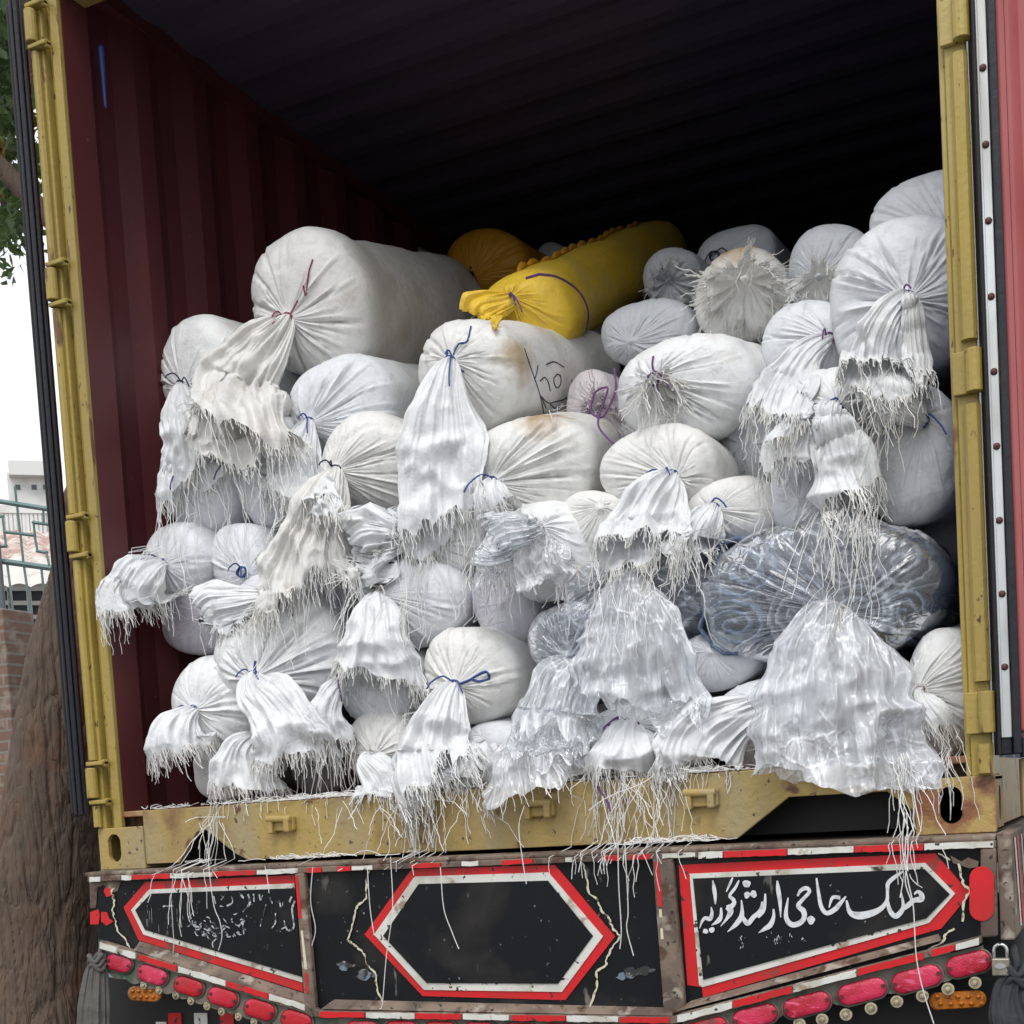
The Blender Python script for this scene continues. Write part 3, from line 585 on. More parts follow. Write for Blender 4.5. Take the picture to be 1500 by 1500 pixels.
for cx0, cy0, s0 in ((505, 1415, 1), (535, 1428, 1.2), (925, 1425, 1.2), (945, 1422, 1), (912, 1430, .8)):
    m = MB(); k = 14; m.prism([at(cx0+s0*(12+5*math.sin(3*a+cx0))*math.cos(a), cy0+s0*(6+2*math.cos(4*a))*math.sin(a), YP-.0022) for a in np.linspace(0, 2*np.pi, k, endpoint=False)], (0, .002, 0)); m.v[-1][:, 1] -= .0003*(cx0 % 7); m.build('weathered_patch', WP, truck)
# side of the truck on the right with striped paint
m = MB().add([at(1460, 1232, YP-.016), at(1462, 1376, YP-.016), (1.30, 12, -.21), (1.30, 12, -.0)], [(0, 1, 2, 3)])
sd0 = at(1460, 1232, YP-.016); x_s = sd0[0]
MB().box((x_s, YP-.014, -.215), (x_s+.028, 11.9, .004)).build('side_rail', MT['dust'], truck, bevel=.004)
m1 = MB(); m2 = MB()
for k in range(26):
    y0 = YP+.03+k*.16
    for (mm, a) in ((m2, 0), (m1, .06)):
        mm.add([(x_s+.0295, y0+a, -.01), (x_s+.0295, y0+a+.035, -.01), (x_s+.0295, y0+a+.11, -.20), (x_s+.0295, y0+a+.075, -.20)], [(0, 1, 2, 3)])
m1.build('side_stripes', MT['red'], truck); m2.build('side_stripes', MT['whitep'], truck)
# light bracket with scalloped lower edge, reflectors, bolts
def scallop(up_l, lo_l, n):
    q = []
    for i in range(n*6+1):
        t = i/(n*6); x = lo_l[0][0]+(lo_l[1][0]-lo_l[0][0])*t; y = lo_l[0][1]+(lo_l[1][1]-lo_l[0][1])*t
        q.append((x, y+6*abs(math.sin(math.pi*t*n))))
    return up_l+q
YB = YP-.012
for up_l, lo_l, n in (([(448, 1478), (150, 1390)], [(158, 1424), (446, 1513)], 12), ([(1440, 1385), (1000, 1490)], [(1000, 1521), (1440, 1420)], 12), ([(985, 1500), (458, 1490)], [(458, 1524), (985, 1534)], 18)):
    l = scallop(up_l, lo_l, n)
    flatp(l, YB, .006).build('light_bracket', MT['bracket'], truck)
def pill(cx0, cy0, hw, hh, ang, Y, T, k=28):
    q = []
    for t in np.linspace(0, 2*np.pi, k, endpoint=False)+.01:
        a = math.copysign(hw-hh, math.cos(t))+hh*math.cos(t); b = hh*math.sin(t); q.append((cx0+a*math.cos(ang)-b*math.sin(ang), cy0+a*math.sin(ang)+b*math.cos(ang)))
    return q
for (x, y, hw, hh, ang, c) in [(174, 1411, 20, 12.5, .28, 'lensp'), (223, 1428, 23, 13, .30, 'lensp'), (276, 1445, 22.5, 13, .30, 'lens'), (326, 1461, 23, 13.5, .30, 'lens'), (380, 1479, 24, 14, .30, 'lens'), (434, 1495, 24, 14, .30, 'lens'),
                               (531, 1509, 26, 14, .02, 'lens'), (588, 1509, 26, 14, .02, 'lens'), (645, 1510, 26, 14, .02, 'lens'), (702, 1511, 26, 14, .02, 'lens'), (760, 1512, 26, 14, .02, 'lens'), (818, 1513, 26, 14, .02, 'lens'), (876, 1515, 26, 14, .02, 'lens'), (936, 1516, 26, 14, .02, 'lens'),
                               (1419, 1412, 34, 16.5, -.24, 'lensp'), (1343, 1434, 38, 16.5, -.25, 'lensp'), (1263, 1452, 37, 16, -.25, 'lensp'), (1182, 1472, 36, 15.5, -.25, 'lensp'), (1106, 1489, 34, 15, -.25, 'lensp'), (1034, 1508, 33, 15, -.25, 'lens')]:
    a = MB(); o_ = pill(x, y, hw+2.4, hh+2.4, ang, 0, 0); i_ = pill(x, y, hw, hh, ang, 0, 0)
    O = np.array(P2(o_, YB-.0045)); I = np.array(P2(i_, YB-.0075)); O2 = np.array(P2(o_, YB-.0003))
    rf = a.grid(np.stack([O2, O, I, np.array(P2(i_, YB-.003))]), wrapu=True).build('reflector', MT['bracket'], truck)
    b = MB(); rings = []
    for f_, dy in ((1, -.003), (.96, -.008), (.86, -.0105), (.5, -.0115), (.02, -.0118)): rings.append(P2(pill(x, y, hw*f_, hh*f_, ang, 0, 0), YB+dy))
    b.grid(np.array(rings), wrapu=True).build('lens', MT[c], rf, smooth=True)
    for s in (-1, 1):
        c0 = at(x+s*(hw-5)*math.cos(ang), y+s*(hw-5)*math.sin(ang), YB-.010); MB().tube([c0, c0+np.array([0, -.004, 0])], .0045, 8).build('screw', MT['rivet'], rf)
bl = [(120+u/4.167, 1370+v/4.167) for u, v in ((382, 305), (475, 335), (578, 367), (670, 400), (768, 432), (857, 465), (960, 497), (1055, 527))]+[(950+u/2.727, 1100+v/2.727) for u, v in ((1305, 925), (1197, 950), (1095, 978), (993, 1000), (890, 1028), (790, 1052), (695, 1072), (605, 1090))]
for x, y in bl:
    c0 = at(x, y, YB-.0005); r = (5.8 if x < 800 else 9)/pxm(c0); th = np.linspace(0, 2*np.pi, 18, endpoint=False)
    P = np.array([[c0+np.array([r*a*math.cos(t), -hh, r*a*math.sin(t)]) for t in th] for a, hh in ((1.0, 0), (1, .005), (.72, .0055), (.68, .003), (.45, .003), (.42, .008), (.3, .010), (.02, .0105))])
    MB().grid(P, wrapu=True).build('bolt', MT['bolt'], truck)
for x, y, hw, hh in ((212, 1456, 25, 11), (1403, 1465, 42, 13)):
    a = MB(); rings = [P2(pill(x, y, hw*f_, hh*f_, .06 if x < 500 else -.05, 0, 0), YP+dy) for f_, dy in ((1, .04), (1, .0), (.9, -.004), (.02, -.005))]
    am = a.grid(np.array(rings), wrapu=True).build('amber_light', MT['amber'], truck)
    for i in range(5):
        for j in range(2):
            c0 = at(x+(i-2)*hw*.36+j*hw*.12, y+(j-.5)*hh*.8, YP-.006); r = hh*.3/pxm(c0)
            th = np.linspace(0, 2*np.pi, 10, endpoint=False); P = np.array([[c0+np.array([r*a_*math.cos(t), -h_, r*a_*math.sin(t)]) for t in th] for a_, h_ in ((1, 0), (.7, r*.6), (.05, r*.9))])
            MB().grid(P, wrapu=True).build('bulb', MT['amber'], am, smooth=True)
for x0, x1, y0 in ((176, 345, 1484),):
    fl = MB().prism(P2([(140, 1430), (500, 1470), (500, 1700), (140, 1700)], .02), (0, .01, 0)).build('mudflap', MT['chassis'], truck)
    for xa, xb, c in ((246, 265, 'red'), (284, 303, 'whitep'), (322, 342, 'red'), (228, 243, 'whitep')):
        MB().prism(P2([(xa, 1484 if c != 'whitep' or xa > 250 else 1497), (xb, 1484 if c != 'whitep' or xa > 250 else 1497), (xb+6, 1640), (xa+6, 1640)], .015), (0, .004, 0)).build('flap_stripe', MT[c], fl)
MB().prism(P2([(1000, 1510), (1480, 1430), (1480, 1750), (1000, 1750)], .02), (0, .01, 0)).build('mudflap', MT['chassis'], truck)
# padlock (hangs from the bracket end)
c0 = at(1466, 1412, YP-.035); s0 = 1/pxm(c0)
pad = thing('padlock', 'steel padlock hanging at right end of the red reflector row', 'padlock', c0)
MB().box((c0[0]-12*s0, c0[1]-.009, c0[2]-17*s0), (c0[0]+12*s0, c0[1]+.009, c0[2]+9*s0)).build('lock_body', MT['brass'], pad, bevel=.003)
th = np.linspace(0, np.pi, 14); MB().tube([(c0[0]-9*s0, c0[1], c0[2]+8*s0)]+[(c0[0]+9*s0*-math.cos(t), c0[1], c0[2]+20*s0+9*s0*math.sin(t)) for t in th]+[(c0[0]+9*s0, c0[1], c0[2]+8*s0)], .0032, 8).build('shackle', MT['steel'], pad, smooth=True)
MB().prism([(c0[0]+8*s0*math.cos(t), c0[1]-.0115, c0[2]-2*s0+4*s0*math.sin(t)) for t in np.linspace(0, 2*np.pi, 16, endpoint=False)], (0, .002, 0)).build('keyhole_plate', MT['steel'], pad)

# ------------------------------------------------------------------ sacks
RES = .012; HX0, HZ0 = -1.5, -.9; HN = (int(3.0/RES), int(3.6/RES)); H = np.full(HN, 3.0)
def hidx(P):
    i = np.clip(((P[..., 0]-HX0)/RES).astype(int), 1, HN[0]-2); j = np.clip(((P[..., 2]-HZ0)/RES).astype(int), 1, HN[1]-2); return i, j
def hadd(P, dil=1):
    P = P.reshape(-1, 3); i, j = hidx(P)
    for a in range(-dil, dil+1):
        for b in range(-dil, dil+1):
            np.minimum.at(H, (np.clip(i+a, 0, HN[0]-1), np.clip(j+b, 0, HN[1]-1)), P[:, 1])
def hget(P):
    i, j = hidx(P); return H[i, j]
_g = lambda x0, x1, z0, z1, y: H.__setitem__((slice(int((x0-HX0)/RES), int((x1-HX0)/RES)), slice(int((z0-HZ0)/RES), int((z1-HZ0)/RES))), y)
_g(-1.22, 1.22, .0, .17, -.004); _g(-1.3, 1.3, -.25, -.0, YP-.035); _g(-1.25, -1.14, .12, 2.4, -.045); _g(1.16, 1.27, .12, 2.4, -.035)

def body(P0, P1, Ru, Rv, tie, capd, seed, NT=150, NC=44, NB=26, amp=1., lump=1., closed=True, bulge=0.0):
    r = np.random.default_rng(seed); A = nrm(P1-P0); U = nrm(np.cross(A, [0, 0, 1.])); V = np.cross(U, A)
    L = np.linalg.norm(P1-P0); Rm = (Ru+Rv)/2
    th = np.linspace(0, 2*np.pi, NT, endpoint=False)
    rho = np.linspace(0.0, 1, NC)**.85; t = np.linspace(0, 1, NB+1)[1:]
    # tie point in the U,V frame, on the plane at the front of the cap
    n = A; O = P0-A*capd; rd = ray(*tie); k = ((O-CAMP)@n)/(rd@n); T = CAMP+rd*k; tu, tv = (T-P0)@U, (T-P0)@V
    q = math.hypot(tu/Ru, tv/Rv)
    if q > .55: tu *= .55/q; tv *= .55/q
    irr = 1+.035*np.sin(2*th+r.uniform(0, 6))+.022*np.sin(3*th+r.uniform(0, 6))+.012*np.sin(5*th+r.uniform(0, 6))
    p = 2.15
    rr = np.concatenate([rho, np.ones(NB)]); ax = np.concatenate([capd*(1-(1-rho**p)**(1/p))-capd, t*(L)])
    ax = ax+np.where(np.arange(len(rr)) < NC, -capd*.12*np.exp(-(rr/.10)**2), 0)
    endc = np.ones(len(rr)); 
    tb = np.concatenate([np.zeros(NC), t])
    if closed: endc = np.where(tb > .85, np.sqrt(np.clip(1-((tb-.85)/.15)**2, .0004, 1)), 1)
    endc = endc*(1+bulge*np.sin(np.pi*np.clip(tb, 0, 1)))
    off = (1-sstep(0, 1, rr))
    TH, RR = np.meshgrid(th, rr); TB = np.meshgrid(th, tb)[1]; AX = np.meshgrid(th, ax)[1]
    c, s = np.cos(TH), np.sin(TH)
    sgn = np.sign(c)*np.abs(c)**.93; sgs = np.sign(s)*np.abs(s)**.93
    rad = (RR*endc[:, None]*irr[None, :])
    X = (rad*Ru*sgn+off[:, None]*tu)[..., None]*U+(rad*Rv*sgs+off[:, None]*tv)[..., None]*V
    P = P0+X+AX[..., None]*A
    # pleats
    hmap = np.zeros_like(RR); s_ = np.where(RR < 1, RR, 1+TB*L/Rm)
    for k in range(int(95*amp**.3)):
        t0 = r.uniform(0, 2*np.pi); w0 = r.uniform(.014, .062); rc = r.choice([r.uniform(.4, .8), r.uniform(.75, 1.25)], p=[.55, .45]); a_ = r.uniform(.35, 1)*r.choice([1, -1.15])
        tt = t0+.10*np.sin(2.6*s_+r.uniform(0, 6))*s_+r.uniform(-.12, .12)*s_
        dth = np.abs((TH-tt+np.pi) % (2*np.pi)-np.pi); e = sstep(0, .22, s_)*(1-sstep(rc-.35, rc, s_))
        hmap += a_*e*np.clip(1-dth/w0, 0, 1)**1.3*(w0/.05)
    hmap *= .030*Rm/.2*amp*np.clip(s_/.55, .15, 1)*.62
    ra = (sgn[..., None]*U+sgs[..., None]*V); rq = np.clip(RR, 0, .999)
    Nr = nrm(-A*np.sqrt(1-rq**2)[..., None]+ra*rq[..., None])
    Q = P+seed*3.1
    lum = .022*lump*fbm(Q*4, seed, 2)+.0065*lump*fbm(Q*np.array([6, 4, 6])+.3*vnoise(Q*5, seed)[..., None], seed+5, 3, True)
    # shallow creases round the body
    cr = -.004*np.clip(1-np.abs(fbm(Q*np.array([7, 3, 7]), seed+9, 2))*9, 0, 1)*lump
    P = P+Nr*((hmap+(lum+cr)*sstep(.1, .8, s_))*Rm/.2)[..., None]
    fr = dict(A=A, U=U, V=V, T=P0-A*(capd*1.10)+tu*U+tv*V, R=Rm)
    return P, fr

def path_bez(T, A, E, n, outd):
    B0 = T; B1 = T-A*outd+(E-T)*.12; B3 = E; B2 = E+np.array([0, -.02, .45*max(.02, abs(T[2]-E[2]))]) if E[2] < T[2] else .5*(B1+E)+np.array([0, 0, .05])
    t = np.linspace(0, 1, n)[:, None]
    return (1-t)**3*B0+3*(1-t)**2*t*B1+3*(1-t)*t*t*B2+t**3*B3
VD = nrm(np.array([-.43, .9, 0]))
def tail(T, A, E, w1, seed, flat=.14, NS=56, NP=170, w0=.013, flare=.8, outd=.045, rag=.06, pleat=1., crump=1., clampy=True, backlen=1.08, waist=0, minoff=.004, follow=True):
    r = np.random.default_rng(seed+1000); C = path_bez(T, A, E, NS, outd); s = np.linspace(0, 1, NS)
    if clampy:   # lay the centre line over whatever is below it, moving it outwards along the line of sight
        for _ in range(3):
            dy = np.minimum(0, hget(C)-.012-C[:, 1]); dy[:4] = 0
            for _ in range(4): dy = np.convolve(np.pad(dy, 2, mode='edge'), np.ones(5)/5, 'valid')
            v = nrm(CAMP-C); C = C+v*(dy/np.minimum(v[:, 1], -.3))[:, None]*sstep(0, .15, s)[:, None]
    C = C+np.array([1., 0, 0])*(r.uniform(-.012, .012)*np.sin(np.pi*s*r.uniform(1, 2)))[:, None]; tn = nrm(np.gradient(C, axis=0))
    side = nrm(np.cross(tn, VD)); side = side*np.where((side@side[NS//2]) < 0, -1, 1)[:, None]
    for _ in range(6): side[1:-1] = (side[:-2]+side[2:]+side[1:-1])/3
    side = nrm(side)
    nn = nrm(np.cross(side, tn)); nn = nn*np.where((nn@VD) > 0, -1, 1)[:, None]
    ph = np.linspace(0, 2*np.pi, NP, endpoint=False)
    wd = w0+(w1-w0)*(s**(flare*r.uniform(.8, 1.4)))*(1-waist*np.sin(np.pi*s)**2)*(1+.16*vnoise(np.stack([s*3.1+seed, s*0, s*0], -1), seed)); thk = w0+(w1*flat-w0)*sstep(0, .9, s)
    ln_ = 1+rag*(vnoise(np.stack([np.cos(ph)*3+seed, np.sin(ph)*3, ph*0], -1), seed)+.25*vnoise(np.stack([np.cos(ph)*11, np.sin(ph)*11+seed, ph*0], -1), seed+1))
    ln_ = ln_*np.where(np.sin(ph) < 0, backlen, 1.0)**(np.abs(np.sin(ph))**.5)
    ln_ = ln_*(1+r.uniform(-.22, .22)*np.cos(ph)+.5*rag*np.sign(np.sin(ph*2+seed)))
    S, PH = np.meshgrid(s, ph, indexing='ij'); Sx = np.clip(S*ln_[None, :], 0, None)
    def itp(arr):
        f = np.clip(Sx, 0, 1)*(NS-1); i = np.clip(f.astype(int), 0, NS-2); fr_ = (f-i)
        a = arr[i]; b = arr[i+1]
        return a*(1-fr_[..., None])+b*fr_[..., None] if arr.ndim > 1 else a*(1-fr_)+b*fr_
    CC = itp(C)+np.clip(Sx-1, 0, None)[..., None]*np.linalg.norm(np.diff(C, axis=0), axis=1).sum()*tn[-1]
    SI, NI, WI, TI = itp(side), itp(nn), itp(wd), itp(thk)
    fold = np.zeros_like(S)
    for k in range(30):
        p0 = r.uniform(0, 2*np.pi); w_ = r.uniform(.035, .16); a_ = r.uniform(.4, 1)*r.choice([1, -1]); sh = r.uniform(-.2, .2); rc = r.uniform(.25, 1.0) if k < 24 else r.uniform(.9, 1.8)
        dp = np.abs((PH-p0-sh*S-.06*np.sin(3*S+p0)+np.pi) % (2*np.pi)-np.pi)
        fold += a_*np.clip(1-dp/w_, 0, 1)*(w_/.10)*(1-sstep(rc-.4, rc, S))
    off = SI*(WI*np.cos(PH))[..., None]+NI*(TI*np.sin(PH))[..., None]
    on = nrm(SI*(np.cos(PH)*.25)[..., None]+NI*np.sin(PH)[..., None])
    cp, sp2_ = np.cos(PH), np.sin(PH)
    q1 = np.stack([cp*2.6+seed, sp2_*2.6, S*1.5], -1); q2 = np.stack([cp*7+seed, sp2_*7, S*3.2+cp], -1)
    Pq = CC+off
    Pw = Pq+.03*np.stack([vnoise(Pq*9, seed+a_) for a_ in (1, 2, 3)], -1); cr = .020*fbm(q1, seed, 2, True)+(.022*(1-2*np.abs(vnoise(Pw*10, seed+6)))+.009*(1-2*np.abs(vnoise(Pw*23, seed+8))))*sstep(.15, .7, S)
    cr = cr*crump*np.clip(WI/.07, .1, 1.0)
    P = Pq+on*(.075*pleat*np.clip(WI, 0, .11)*fold+cr)[..., None]
    if clampy:
        for _ in range(2):
            dy = np.minimum(0, (hget(P)-minoff)-P[..., 1])*sstep(.06, .25, S)
            for _ in range(2):
                dy = (np.roll(dy, 1, 1)+dy+np.roll(dy, -1, 1))/3; dy[1:-1] = (dy[:-2]+dy[1:-1]+dy[2:])/3
            v = nrm(CAMP-P); P = P+v*(dy/np.minimum(v[..., 1], -.3))[..., None]
    return P, tn[-1], side[-1]
def rosette(T, dirv, w1, seed, ln_=.05, NS=26, NP=150, w0=.012, ruf=1.):
    """short gathered mouth that opens like a frill round the tie"""
    r = np.random.default_rng(seed+300); dirv = nrm(dirv); U = nrm(np.cross(dirv, [0, 0, 1.])); V = np.cross(U, dirv)
    s = np.linspace(0, 1, NS)[:, None]; ph = np.linspace(0, 2*np.pi, NP, endpoint=False)[None]
    lf = 1+.10*vnoise(np.stack([np.cos(ph)*2+seed, np.sin(ph)*2, ph*0], -1), seed)+.06*vnoise(np.stack([np.cos(ph)*9, np.sin(ph)*9+seed, ph*0], -1), seed)
    rad = w0+(w1*lf-w0)*s**1.15; ax = ln_*s**.6*(1+.0*ph)
    ax = ax+ruf*.014*s*np.sin(ph*7+seed+2*np.sin(2*ph))+ruf*.009*s*np.sin(ph*13+seed)
    rad = np.minimum(rad*(1+.10*s*np.sin(ph*9+seed*2)), w1*1.12)
    P = T+dirv*ax[..., None]+U*(rad*np.cos(ph))[..., None]+V*(rad*np.sin(ph)*.92)[..., None]
    P = P+.006*fbm(P*30, seed, 2, True)[..., None]*(s[..., None])
    P[..., 2] -= .10*(s*w1)[...]*.6
    return P, dirv, U
def threads(m, base, dirs, lens, seed, rad=.0011, hang=0, clampt=True, segs=None):
    r = np.random.default_rng(seed)
    for b, dr, L in zip(base, dirs, lens):
        n = segs or (4 if L < .06 else 8 if L < .2 else 14); t = np.linspace(0, 1, n)
        g_ = min(1, L*hang); v = nrm(dr)
        k = t[:, None]; pts = b+v*L*(k-.5*g_*k*k)+np.array([0, 0, -1.])*L*(.5*g_+ (.5*g_))*k*k*.9
        wv = L*.10*min(1, .08/L+.25); pts[1:] += np.cumsum(r.normal(0, 1, (n-1, 3)), 0)*wv/np.sqrt(n)*np.array([1, .6, .6])
        if clampt: pts[:, 1] = np.minimum(pts[:, 1], hget(pts)-.003)
        m.tube(pts, rad, 3, cap=False)
def fringe(P, tdir, sdir, seed, n=110, L0=.022, nlong=8, Ll=.12, spread=.5, rad=.0011, hang=1.2):
    r = np.random.default_rng(seed+77); m = MB(); rim = P[-1]; prev = P[-3]; N_ = len(rim)
    i = r.integers(0, N_, n); b = rim[i]; dr = nrm(rim[i]-prev[i]); ctr = rim.mean(0)
    dr = nrm(dr+.35*tdir+spread*r.normal(0, .45, (n, 3))); ls = L0*r.gamma(4, .25, n)
    threads(m, b-dr*.003, dr, ls, seed, rad, 0.6, False)
    # combed short tapes lying along the rim
    if nlong:
        c0 = r.uniform(0, N_); i = (r.normal(c0, N_*.16, nlong).astype(int)) % N_; i[::2] = r.integers(0, N_, len(i[::2])); b = rim[i]
        dr = nrm(tdir*.4+np.array([0, -.05, -1.])+.22*r.normal(0, 1, (nlong, 3))); ls = Ll*r.uniform(.4, 1.5, nlong)
        threads(m, b, dr, ls, seed+1, rad*.9, 1)
    return m
def tie_mesh(T, A, seed, w0=.014, ends=2, El=.055, rad=.0024):
    r = np.random.default_rng(seed+5); m = MB(); U = nrm(np.cross(A, [0, 0, 1.])); V = np.cross(U, A)
    for q in range(2):
        th = np.linspace(0, 2*np.pi, 22); pts = T-A*(.004+.005*q)+ (w0*(1.02+.1*np.sin(2*th+q))*np.cos(th))[:, None]*U+(w0*1.02*np.sin(th))[:, None]*V+(.002*np.sin(3*th+q))[:, None]*A
        m.tube(pts, rad, 6)
    kn = T-A*.008+U*w0*r.uniform(-1, 1)+V*w0*.6-A*.004
    for e in range(ends):
        d0 = nrm(U*r.normal(0, 1)+V*r.uniform(-.6, 1.0)-A*.7); L = El*r.uniform(.6, 1.5)
        q = np.array([kn, kn+d0*L*.4+V*.006, kn+d0*L*.8+np.array([0, -.004, -.25*L]), kn+d0*L+np.array([0, -.003, -.55*L])])
        m.tube(catmull(q, 6), rad*.95, 5)
    return m
SACKS = []; QUEUE = []; WTS = {}
GRP = 'tied woven sacks piled in the container'
def sack(key, cx, cy, rx, ry, tie, Y, label, mt='white', end=None, Lh=.8, rise=.10, cap=.62, amp=1., lump=1., name='white_sack', grp=GRP, tl=None, tie_c='tieb', Y1=None, tilt=None, NT=150, bulge=0, stain=None, dx=0):
    P0 = at(cx, cy, Y); s = 1/pxm(P0); Ru, Rv = rx*s, ry*s
    if end: P1 = at(end[0], end[1], end[2])
    else: P1 = P0+np.array([dx, Lh, rise*Lh])
    cd = cap*min(Ru, Rv)
    P, fr = body(P0, P1, Ru, Rv, tie, cd, sum(ord(c)*(i+3) for i, c in enumerate(key)), amp=amp, lump=lump, NT=NT, bulge=bulge)
    base = np.array([P0[0], P0[1], P0[2]-Rv])
    o = thing(name, label, 'sack', base, grp)
    mm = MT[mt] if isinstance(mt, str) else mt
    if stain:
        sp_ = at(stain[0], stain[1], Y-.02)-base; mm = sack_mat('stained_weave', (.72, .72, .70), stain=(sp_[0], sp_[1]+stain[4], sp_[2], stain[2], stain[3]))
    bo = MB().grid(P, wrapu=True).film_uv(P).build('sack_body', mm, o, smooth=True)
    hadd(P[::1, ::1]); 
    sd_ = sum(ord(c)*(i+7) for i, c in enumerate(key))
    if tie_c: QUEUE.append(('tie', tie[1], o, fr, sd_, tie_c))
    for q in (tl or []): QUEUE.append(('tail', tie[1], o, fr, sd_+len(QUEUE), q))
    WTS[key] = (o, P, fr, bo); return o
def flush():
    for it in sorted(QUEUE, key=lambda k: -k[1]+(k[5].get('pri', 0) if k[0] == 'tail' else 0)):
        if it[0] == 'tie':
            _, _, o, fr, sd_, c = it; tie_mesh(fr['T'], fr['A'], sd_).build('tie', MT[c], o, smooth=True); continue
        _, _, o, fr, sd_, q = it; q = dict(q)
        ex, ey = q.pop('e'); w_ = q.pop('w')*(1 if q.get('mt', '').startswith('film') or q.get('ros') else .92); mt = q.pop('mt', 'tail'); th_ = q.pop('th', 'thread'); n = int(q.pop('n', 110)*1.15); L0 = q.pop('L0', .024); nl_ = q.pop('nl', 8); Ll = q.pop('Ll', .12); sp2 = q.pop('sp', .5); hang = q.pop('hang', 1.2)
        T = fr['T']; q.pop('pri', 0); ff = q.pop('from', None); Yo = q.pop('yo', .0)
        if ff is not None: T = at(ff[0], ff[1], fr['T'][1]-.01)
        E = at(ex, ey, T[1]-.05-Yo); s = 1/pxm(E); w1 = w_*s
        if q.pop('ros', 0): P, td, sdv = rosette(T, (E-T)*np.array([1, .3, 1])-nrm(E-CAMP)*.05, w1, sd_, ln_=q.get('ln', .045))
        else: P, td, sdv = tail(T, fr['A'], E, w1, sd_, **q)
        to = MB().grid(P, wrapu=True).film_uv(P).build('tail', MT[mt], o, smooth=True)
        if n: fringe(P, td, sdv, sd_, n, L0, nl_, Ll, sp2, hang=hang).build('fringe', MT[th_], to, kind='stuff')
        hadd(P, 1)

# ---- far back
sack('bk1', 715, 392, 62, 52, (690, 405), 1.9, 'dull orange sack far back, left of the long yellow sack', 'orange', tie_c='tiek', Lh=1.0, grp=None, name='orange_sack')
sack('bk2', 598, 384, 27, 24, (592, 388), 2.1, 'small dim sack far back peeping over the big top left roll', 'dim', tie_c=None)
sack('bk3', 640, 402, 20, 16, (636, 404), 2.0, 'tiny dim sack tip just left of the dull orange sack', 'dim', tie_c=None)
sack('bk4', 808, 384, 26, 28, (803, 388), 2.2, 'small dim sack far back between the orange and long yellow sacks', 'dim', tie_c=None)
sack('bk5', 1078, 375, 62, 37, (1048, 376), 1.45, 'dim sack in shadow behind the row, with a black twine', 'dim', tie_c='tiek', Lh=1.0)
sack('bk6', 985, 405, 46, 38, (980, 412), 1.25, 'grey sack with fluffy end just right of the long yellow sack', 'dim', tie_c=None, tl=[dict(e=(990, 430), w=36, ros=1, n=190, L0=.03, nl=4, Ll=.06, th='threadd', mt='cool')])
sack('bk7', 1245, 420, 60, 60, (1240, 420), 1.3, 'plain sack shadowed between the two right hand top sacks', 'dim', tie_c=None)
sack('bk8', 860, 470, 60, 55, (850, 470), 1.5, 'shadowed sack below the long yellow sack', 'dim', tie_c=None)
# ---- yellow
sack('yel', 772, 466, 72, 58, (744, 424), .66, 'long bright yellow sack with purple band lying on the pile', 'yellow', end=(975, 362, 2.5), tie_c='tiep', grp=None, name='yellow_sack', cap=.75,
     tl=[dict(e=(703, 462), w=30, mt='yellow', th='ythread', n=50, L0=.010, nl=0, flat=.10, pleat=.9, crump=.7, outd=.03, flare=.45, rag=.02, backlen=1.0)])
# ---- top row
sack('w1', 462, 452, 92, 96, (424, 466), .50, 'biggest smooth white roll at top left, long body visible', 'warm', end=(672, 470, 1.75), tie_c='tier', cap=.55, bulge=.02, amp=.9,
     tl=[dict(e=(343, 632), w=70, flat=.13, n=260, L0=.03, nl=40, Ll=.16, outd=.05, mt='tailw', backlen=1.1, crump=1.2)])
sack('w2', 302, 546, 70, 74, (268, 566), .42, 'pleated white sack against the maroon wall, left of the biggest roll', 'white', tie_c='tiek', Lh=.9,
     tl=[dict(e=(292, 690), w=62, flat=.13, n=150, L0=.03, nl=36, Ll=.22)])
sack('w16', 1372, 322, 98, 66, (1388, 338), .62, 'topmost grey white sack beside the right post', 'cool', tie_c='tiek')
sack('w17', 1330, 436, 116, 106, (1330, 438), .34, 'huge pleated sack beside the right post with twisted neck', 'cool', tie_c='tiep', cap=.5, amp=1.25,
     tl=[dict(e=(1282, 548), w=44, flat=.13, n=170, L0=.025, nl=26, Ll=.12, outd=.07, waist=.25), dict(e=(1350, 545), w=16, flat=.16, n=50, L0=.02, nl=6, Ll=.08, outd=.05)])
sack('w13', 1218, 392, 60, 58, (1200, 405), .62, 'round sack with frilly opened end left of the topmost right sack', 'dim', tie_c=None,
     tl=[dict(e=(1196, 428), w=32, ros=1, n=300, L0=.03, nl=12, Ll=.05, mt='tailw')])
sack('w12', 1092, 436, 72, 66, (1092, 408), .66, 'sack with stained crown and big frayed beige mouth in the upper row', 'warm', tie_c=None, stain=(1080, 378, .10, (.40, .27, .13), 0),
     tl=[dict(e=(1078, 440), w=50, ros=1, n=520, L0=.034, nl=14, Ll=.06, mt='tailw', th='threadd')])
sack('w8', 950, 488, 72, 46, (925, 500), .70, 'grey flattened sack below the fluffy grey one, under the yellow roll end', 'dim', tie_c=None)
sack('w18', 1184, 506, 72, 62, (1216, 498), .46, 'smooth sack with curved purple twine left of the huge right sack', 'cool', tie_c='tiep',
     tl=[dict(e=(1138, 610), w=38, flat=.16, n=160, L0=.03, nl=20, Ll=.12, outd=.05)])
